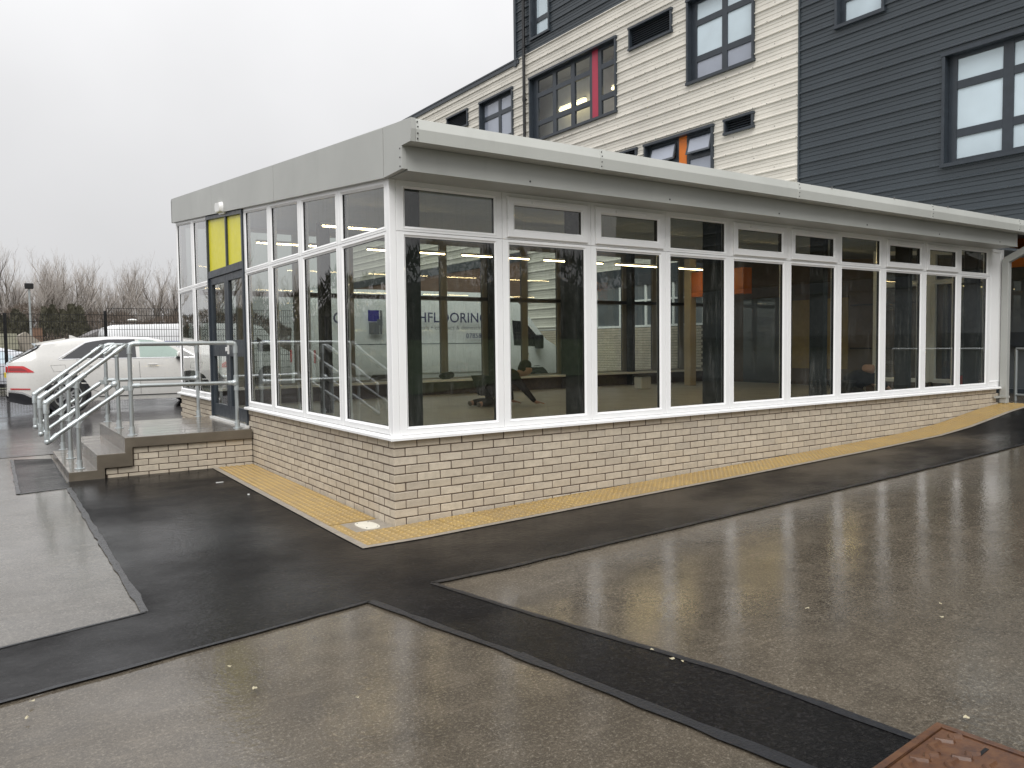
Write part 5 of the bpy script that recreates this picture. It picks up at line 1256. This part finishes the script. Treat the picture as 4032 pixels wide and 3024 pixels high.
# ---------------------------------------------------------------- trees, scrub, houses, lamps
def tree_mesh(seed, H, spread, levels=6, lean=0, up=.55):
    rr = random.Random(seed); tr = MB(); cr = MB()
    def br(p, d, l, rad_, lev):
        n = 3; pts = [p]; dd = d.copy()
        for i in range(n):
            dd = (dd+Vector((rr.uniform(-.14, .14), rr.uniform(-.14, .14), rr.uniform(-.02, .12)))).normalized(); pts.append(pts[-1]+dd*l/n)
        m_ = tr if lev <= 2 else cr
        rs = [rad_*(1-.45*i/n) for i in range(n+1)]
        pv = None
        sides = 7 if lev == 0 else (5 if lev == 1 else 3)
        if lev >= 4: pts2 = [pts[0], pts[-1]]; m_.pipe(pts2, [rad_, rad_*.4], 3)
        else: m_.pipe(pts, rs, sides)
        if lev >= levels: return
        k_ = {0: 9, 1: 5, 2: 4, 3: 3, 4: 2, 5: 2}[lev]
        for i in range(k_):
            t_ = (.30 if lev == 0 else .2)+(.70 if lev == 0 else .8)*(i+rr.random()*.7)/k_; t_ = min(t_, 1)
            q = t_*n; a = min(n-1, int(q)); pos = pts[a].lerp(pts[a+1], q-a)
            az = rr.uniform(0, 2*math.pi); side_ = Vector((math.cos(az), math.sin(az), 0)); side_ = (side_-dd*side_.dot(dd)).normalized()
            nd = (dd*rr.uniform(.5, 1.0)+side_*spread*rr.uniform(.6, 1.1)+Vector((0, 0, up*rr.uniform(.3, 1)))).normalized()
            br(pos, nd, l*(.60 if lev == 0 else .62)*rr.uniform(.75, 1.15)*(1.0-.35*t_ if lev == 0 else 1), max(.008, rad_*(.52 if lev else .50)*(1-.3*t_)), lev+1)
    br(Vector((0, 0, -.3)), Vector((lean, 0, 1)).normalized(), H*.62, H*.017, 0)
    return tr, cr
TM = []
for i, (H, spd, up) in enumerate(((15.5, .58, .85), (15, .68, .75), (14, .62, .8), (12, .95, .35))):
    tr, cr = tree_mesh(31+i*7, H, spd, 5, random.uniform(-.06, .06), up)
    p = thing('bare_tree', '', 'tree', (0, 0, 0)); a = tr.build('trunk', 'bark', p, merge=False, recalc=False); c = cr.build('crown', 'twig', p, merge=False, recalc=False); TM.append(p)
used = [False]*4
ORDN = ['first', 'second', 'third', 'fourth', 'fifth', 'sixth', 'seventh', 'eighth', 'ninth', 'tenth', 'eleventh', 'twelfth', 'thirteenth', 'fourteenth', 'fifteenth', 'sixteenth']
def place_tree(k_, x, y, s_, rz, label, z=None):
    o = TM[k_] if not used[k_] else copy_tree(TM[k_]); used[k_] = True
    o.location = (x, y, g(x, y) if z is None else z); o.rotation_euler = (0, 0, rz); o.scale = (s_, s_, s_); o['label'] = label; o['group'] = 'bare trees along the horizon'
    return o
tl = [(0, .7, 1.05, 'leftmost tall bare tree on the horizon, reaching highest'), (2, 2.3, .98, 'slim bare tree behind the flood lamp pole'), (1, 3.9, 1.06, 'third tall bare tree from the left, above the evergreen mound'),
      (0, 5.3, 1.02, 'tall bare tree between the third and fifth from the left'), (2, 6.5, .98, 'bare tree in the middle of the horizon row above the fence'), (1, 7.9, 1.04, 'wide bare tree left of the fence post line'),
      (2, 8.9, .93, 'narrow bare tree right of the wide one in the horizon row'), (0, 11.3, 1.03, 'broad bare tree with fan of branches above the second fence post'), (3, 14.3, .92, 'dense low round bare tree behind the white panel van'),
      (1, 15.4, .98, 'bare tree behind the round dense one'), (2, 17.3, 1.0, 'bare tree touching the left edge of the extension'), (0, 20.5, .95, 'bare tree hidden partly by the left edge of the extension')]
for i, (k_, x, s_, lb) in enumerate(tl): place_tree(k_, x*1.0, 100+((i*37) % 9)-4, s_, i*1.3, lb)
ol = ['far left of the yard, beyond the picture', 'left of the yard', 'beyond the yard, left rear']
for i, x in enumerate((-.6, 1.6, 3.1, 4.7, 6.0, 7.3, 9.8, 10.6, 12.6, 13.6, 16.4, 18.6)): place_tree((i*2+1) % 3, x*1.1, 110+(i % 3)*2, .92+.05*(i % 4), i*2.3+1, ORDN[i]+' tree of the fainter bare row standing behind the horizon trees')
for i in range(16): place_tree(i % 3, -75+i*4.6+random.uniform(-1, 1), 92+random.uniform(-6, 6)-max(0, 8-i)*3, random.uniform(.85, 1.1), i*2.1, '%s bare tree in the row continuing left of the picture, counted from the far left' % ORDN[i])
for i in range(14): place_tree((i+1) % 4, -26+i*6.2+random.uniform(-1.5, 1.5), -40+random.uniform(-4, 4), random.uniform(.42, .56), i*1.7, '%s small bare tree along the grass bank behind the viewer' % ORDN[i])
def scrub(name, x0, x1, y0, y1, hf, n, mt, seed, label=None, leaf=.5):
    rr = random.Random(seed); b = MB(); ny = 5; nx = max(8, int((x1-x0)/1.2))
    V = []
    for j in range(ny+1):
        row = []
        for i in range(nx+1):
            x = x0+(x1-x0)*i/nx; y = y0+(y1-y0)*j/ny; e = math.sin(math.pi*j/ny)**.5 if 0 < j < ny else 0
            e2 = min(1, 4*min(i, nx-i)/nx+.25)
            row.append(b.p(x+rr.uniform(-.3, .3), y, g(x, y)-.2+(hf(x)*.66+rr.uniform(-.4, .3))*e*min(1, e2**.5)))
        V.append(row)
    for j in range(ny):
        for i in range(nx): b.face([V[j][i], V[j][i+1], V[j+1][i+1], V[j+1][i]])
    for _ in range(n):
        x = rr.uniform(x0, x1); t_ = rr.uniform(.02, .75); y = y0+(y1-y0)*t_; e2 = min(1, 4*min(x-x0, x1-x)/(x1-x0)+.25)**.5; h = hf(x)*.86*math.sin(math.pi*t_)**.5*e2; z = g(x, y)+h*rr.uniform(.1, 1.03)
        if rr.random() < .5: z = g(x, y)+h
        a = rr.uniform(-.7, .7); l_ = leaf*rr.uniform(.5, 1.6); w_ = l_*rr.uniform(.05, .14) if mt != 'evergreen' else l_*rr.uniform(.2, .5); dx = math.sin(a)*l_; dz = math.cos(a)*l_*(1 if rr.random() < .8 else -.3); dy = rr.uniform(-.5, .2)*l_
        b.face([b.p(x-w_, y-.15, z), b.p(x+w_, y-.15, z), b.p(x+dx, y-.15+dy, z+dz)])
    o = b.build(name, mt, merge=False, recalc=False); return tag(o, label, None, None, 'stuff')
nz = lambda s_: (lambda x: s_*(1+.07*math.sin(x*.31+1)+.05*math.sin(x*.83)+.03*math.sin(x*1.9)))
scrub('scrub', -90, 45, 84, 97, nz(8.3), 60000, 'scrub', 1, 'brown winter scrub under the bare trees', .42)
scrub('scrub', -70, 30, 58, 66, nz(3.6), 16000, 'scrub', 2, 'lower belt of brown scrub behind the houses', .35)
EG = [scrub('evergreen_bush', -3.2, 1.9, 80.5, 86, lambda x: 7.6-.12*(x+.6)**2+.5*math.sin(x*3)+.3*math.sin(x*7), 9000, 'evergreen', 3, leaf=.3), scrub('evergreen_bush', 1.6, 7.0, 80, 86, lambda x: 8.2-.16*(x-4.2)**2+.5*math.sin(x*2.7)+.35*math.sin(x*8), 9000, 'evergreen', 4, leaf=.3)]
scrub('bank_thicket', -45, 75, -34, -27, nz(5.2), 16000, 'thicket', 5, 'dark thicket on the grass bank', .6)
scrub('thicket_belt', -75, -4, 32, 40, lambda x: (min(8.6, 4.0+.19*-x))*(1+.08*math.sin(x*1.3)+.07*math.sin(x*3.1)), 34000, 'thicket', 6, 'dark thicket beyond the left side of the car park', .35)
for o, lb in zip(EG, ('dark evergreen mound at the far left below the bare trees', 'dark evergreen mound below the third bare tree')):
    del o['kind']; tag(o, lb, 'bush', 'evergreen mounds')
def house(x, y, w_, d_, hw_, hr, z, label, mt='slate', gable_front=True):
    t = thing('house', label, 'house', (x, y, z))
    b = MB(); b.box(x, x+w_, y, y+d_, z-3, z+hw_); b.build('wall', 'render_wall', t)
    b = MB(); o_ = .35
    if gable_front:
        b.prism([(x-o_, z+hw_-.05), (x+w_+o_, z+hw_-.05), (x+w_/2, z+hw_+hr)], y-.001, y+d_, 1); b.v = b.v
    else: b.prism([(y-o_, z+hw_-.05), (y+d_+o_, z+hw_-.05), (y+d_/2, z+hw_+hr)], x-.3, x+w_+.3, 0)
    rf = b.build('roof', mt, t)
    b = MB(); b.box(x+w_*.75, x+w_*.75+.6, y+d_*.45, y+d_*.45+.6, z+hw_+hr*.3, z+hw_+hr+.35); b.build('chimney', 'brick_brown', rf)
    for i in range(2): b = MB(); b.box(x+w_*(.2+.4*i), x+w_*(.2+.4*i)+.8, y-.06, y-.01, z-1.6, z-.4); b.build('window', 'pane_dark', t)
house(-1.45, 57, 2.6, 9, 0, 1.25, 1.55, 'house gable seen through the left fence panel', 'render_wall'); house(-9.5, 55, 8.6, 7, .2, 1.05, 1.45, 'house with mossy green roof at the left edge behind the fence', 'moss', False)
house(2.2, 62, 6.0, 7, .1, 1.7, 1.35, 'house with grey slate roof behind the second fence post', 'slate'); house(11, 66, 9, 7, .3, 1.5, .9, 'slate roofed house hidden behind the white panel van', 'slate', False)
t = thing('floodlight_pole', 'tall grey pole with a dark floodlight above the mesh fence', 'lamp post', (.324, 60, -1))
b = MB(); b.pipe([(.324, 60, -1.5), (.324, 60, 6.0)], [.09, .06], 8); b.build('pole', 'galv', t); b = MB(); b.cbox(.05, .60, 59.8, 60.1, 5.9, 6.3, .04); b.build('lamp_head', 'black', t)
t = thing('street_lamp', 'short lamp with pale saucer head above the white panel van', 'lamp post', (6.97, 60, -1))
b = MB(); b.pipe([(6.97, 60, -1.5), (6.97, 60, 3.0)], .05, 8); b.build('pole', 'galv', t); b = MB(); b.pipe([(6.97, 60, 3.0), (6.72, 60, 3.6)], .03, 6); b.pipe([(6.97, 60, 3.0), (7.22, 60, 3.6)], .03, 6); b.build('yoke', 'galv', t); b = MB(); b.ell((6.97, 60, 3.72), (.36, .36, .10), 14, 6); b.build('lamp_head', 'white_plastic', t, smooth=True)

# barrier standing behind the viewer's right (seen mirrored in the right-hand panes)
t = thing('plastic_barrier', 'red and white board barrier reflected in the right hand panes', 'barrier', (17, -7.2, .5))
for i in range(7): b = MB(); b.cbox(14.6+.9*i, 15.5+.9*i, -8.0+.1, -7.9+.1, .92, 1.22, .02); b.build('board', 'white_plastic' if i % 2 == 0 else 'red_plastic', t)
for x in (15.2, 17.6, 20.2): b = MB(); b.cbox(x, x+.1, -7.9, -7.8, .45, 1.2, .01); b.box(x-.3, x+.4, -8.0, -7.7, .45, .55); b.build('foot', 'trim', t)

# ---------------------------------------------------------------- manhole cover
MHX, MHY, MHZ = -.37, -4.528, g(0, -4.6)
MH = thing('manhole_cover', 'rusty brown iron inspection cover with raised zigzag tread at the end of the trench', 'manhole cover', (MHX, MHY, MHZ))
MH.rotation_euler = (0, 0, math.radians(5))
def LM_(x, y, z): return (MHX+x, MHY-y, MHZ+z)
b = MB(LM_); b.box(-.0, .60, .0, .03, -.02, .022); b.box(0, .60, .63, .66, -.02, .022); b.box(0, .03, .03, .63, -.02, .022); b.box(.57, .60, .03, .63, -.02, .022); b.build('rim', 'rust', MH, bevel=.002)
b = MB(LM_); b.box(.034, .566, .034, .626, -.02, .016); b.build('plate', 'rust', MH)
for i in range(5):
    for j in range(6):
        x = .085+.105*i+(.02 if j % 2 else 0); y = .085+.095*j
        if (i, j) in ((4, 1), (4, 2)): continue
        b = MB(LM_)
        pts_ = [(x-.045, y-.030), (x-.018, y+.018), (x+.020, y-.002), (x+.048, y+.022)] if (i+j) % 2 == 0 else [(x-.045, y+.020), (x-.010, y-.020), (x+.045, y-.014)]
        for (xa, ya), (xb, yb) in zip(pts_, pts_[1:]):
            d = Vector((xb-xa, yb-ya)).normalized(); nn = Vector((-d.y, d.x))*.0075; ex = d*.003
            q = [(xa-ex.x-nn.x, ya-ex.y-nn.y), (xb+ex.x-nn.x, yb+ex.y-nn.y), (xb+ex.x+nn.x, yb+ex.y+nn.y), (xa-ex.x+nn.x, ya-ex.y+nn.y)]
            zt = .0265+.0003*((i+j) % 3)+.0004*pts_.index((xa, ya))
            F_ = [b.p(p_[0], p_[1], zt) for p_ in q]; K_ = [b.p(p_[0]+nn.x*k_*.8, p_[1]+nn.y*k_*.8, .0155) for p_, k_ in zip(q, (-1, -1, 1, 1))]; b.face(F_)
            for m_ in range(4): b.face([F_[m_], F_[(m_+1) % 4], K_[(m_+1) % 4], K_[m_]])
        b.build('tread_bar', 'rust', MH)
b = MB(LM_); b.cbox(.46, .535, .20, .214, .0165, .0185, .0006); b.build('keyhole', 'black', MH)
# ---------------------------------------------------------------- leaves and litter
lf = [(.93, -3.38, 'cream leaf on the wet asphalt below the yellow reflections'), (1.56, -3.80, 'upper of two cream leaves near the right edge of the yard'), (1.36, -3.91, 'lower of two cream leaves near the right edge of the yard'), (.35, -4.53, 'cream leaf beside the rusty cover'),
      (-1.92, -2.54, 'cream leaf in the middle of the lower left slab, larger of two'), (-1.95, -2.22, 'small cream leaf just below the black band on the left'), (-2.76, -2.10, 'upper small leaf at the left edge of the picture'), (-2.785, -2.27, 'lower small leaf at the left edge of the picture'),
      (-.16, -3.40, 'leaf on the right edge of the black trench'), (-.158, -3.26, 'leaf on the trench edge above the others'), (-.14, -3.45, 'pair leaf lying beside another on the trench edge'), (-1.58, -2.90, 'tiny pale leaf low in the middle slab')]
me = None
for i, (x, y, lb) in enumerate(lf):
    if me is None:
        b = MB(); pts = [(0, .019), (.012, .012), (.019, 0), (.013, -.012), (0, -.017), (-.013, -.010), (-.017, .004), (-.009, .014)]
        c0 = b.p(0, 0, .006); R_ = [b.p(a, c, .003+.003*((k_*7) % 3)) for k_, (a, c) in enumerate(pts)]
        for k_ in range(8): b.face([c0, R_[k_], R_[(k_+1) % 8]])
        o = b.build('fallen_leaf', 'leaf', merge=False); me = o.data
    else: o = D.objects.new('fallen_leaf', me); COL.objects.link(o)
    s_ = (.8, .55, .6, .9, .9, .7, .7, .7, .8, .7, .6, .5)[i]; o.location = (x, y, g(x, y)+.014); o.rotation_euler = (0, 0, i*1.1); o.scale = (s_, s_*.7, 1); tag(o, lb, 'leaf', 'fallen leaves on the wet ground')
b = MB(); b.cbox(-.74, -.66, 3.04, 3.056, g(-.7, 3)+.009, g(-.7, 3)+.016, .002); tag(b.build('paper_scrap', 'white_plastic'), 'thin white scrap on the black asphalt near the steps', 'litter')
b = MB(); b.cbox(-.645, -.625, 2.13, 2.15, .03, .042, .003); tag(b.build('stone_chip', 'white_plastic'), 'tiny white chip on the black asphalt by the paving', 'litter')
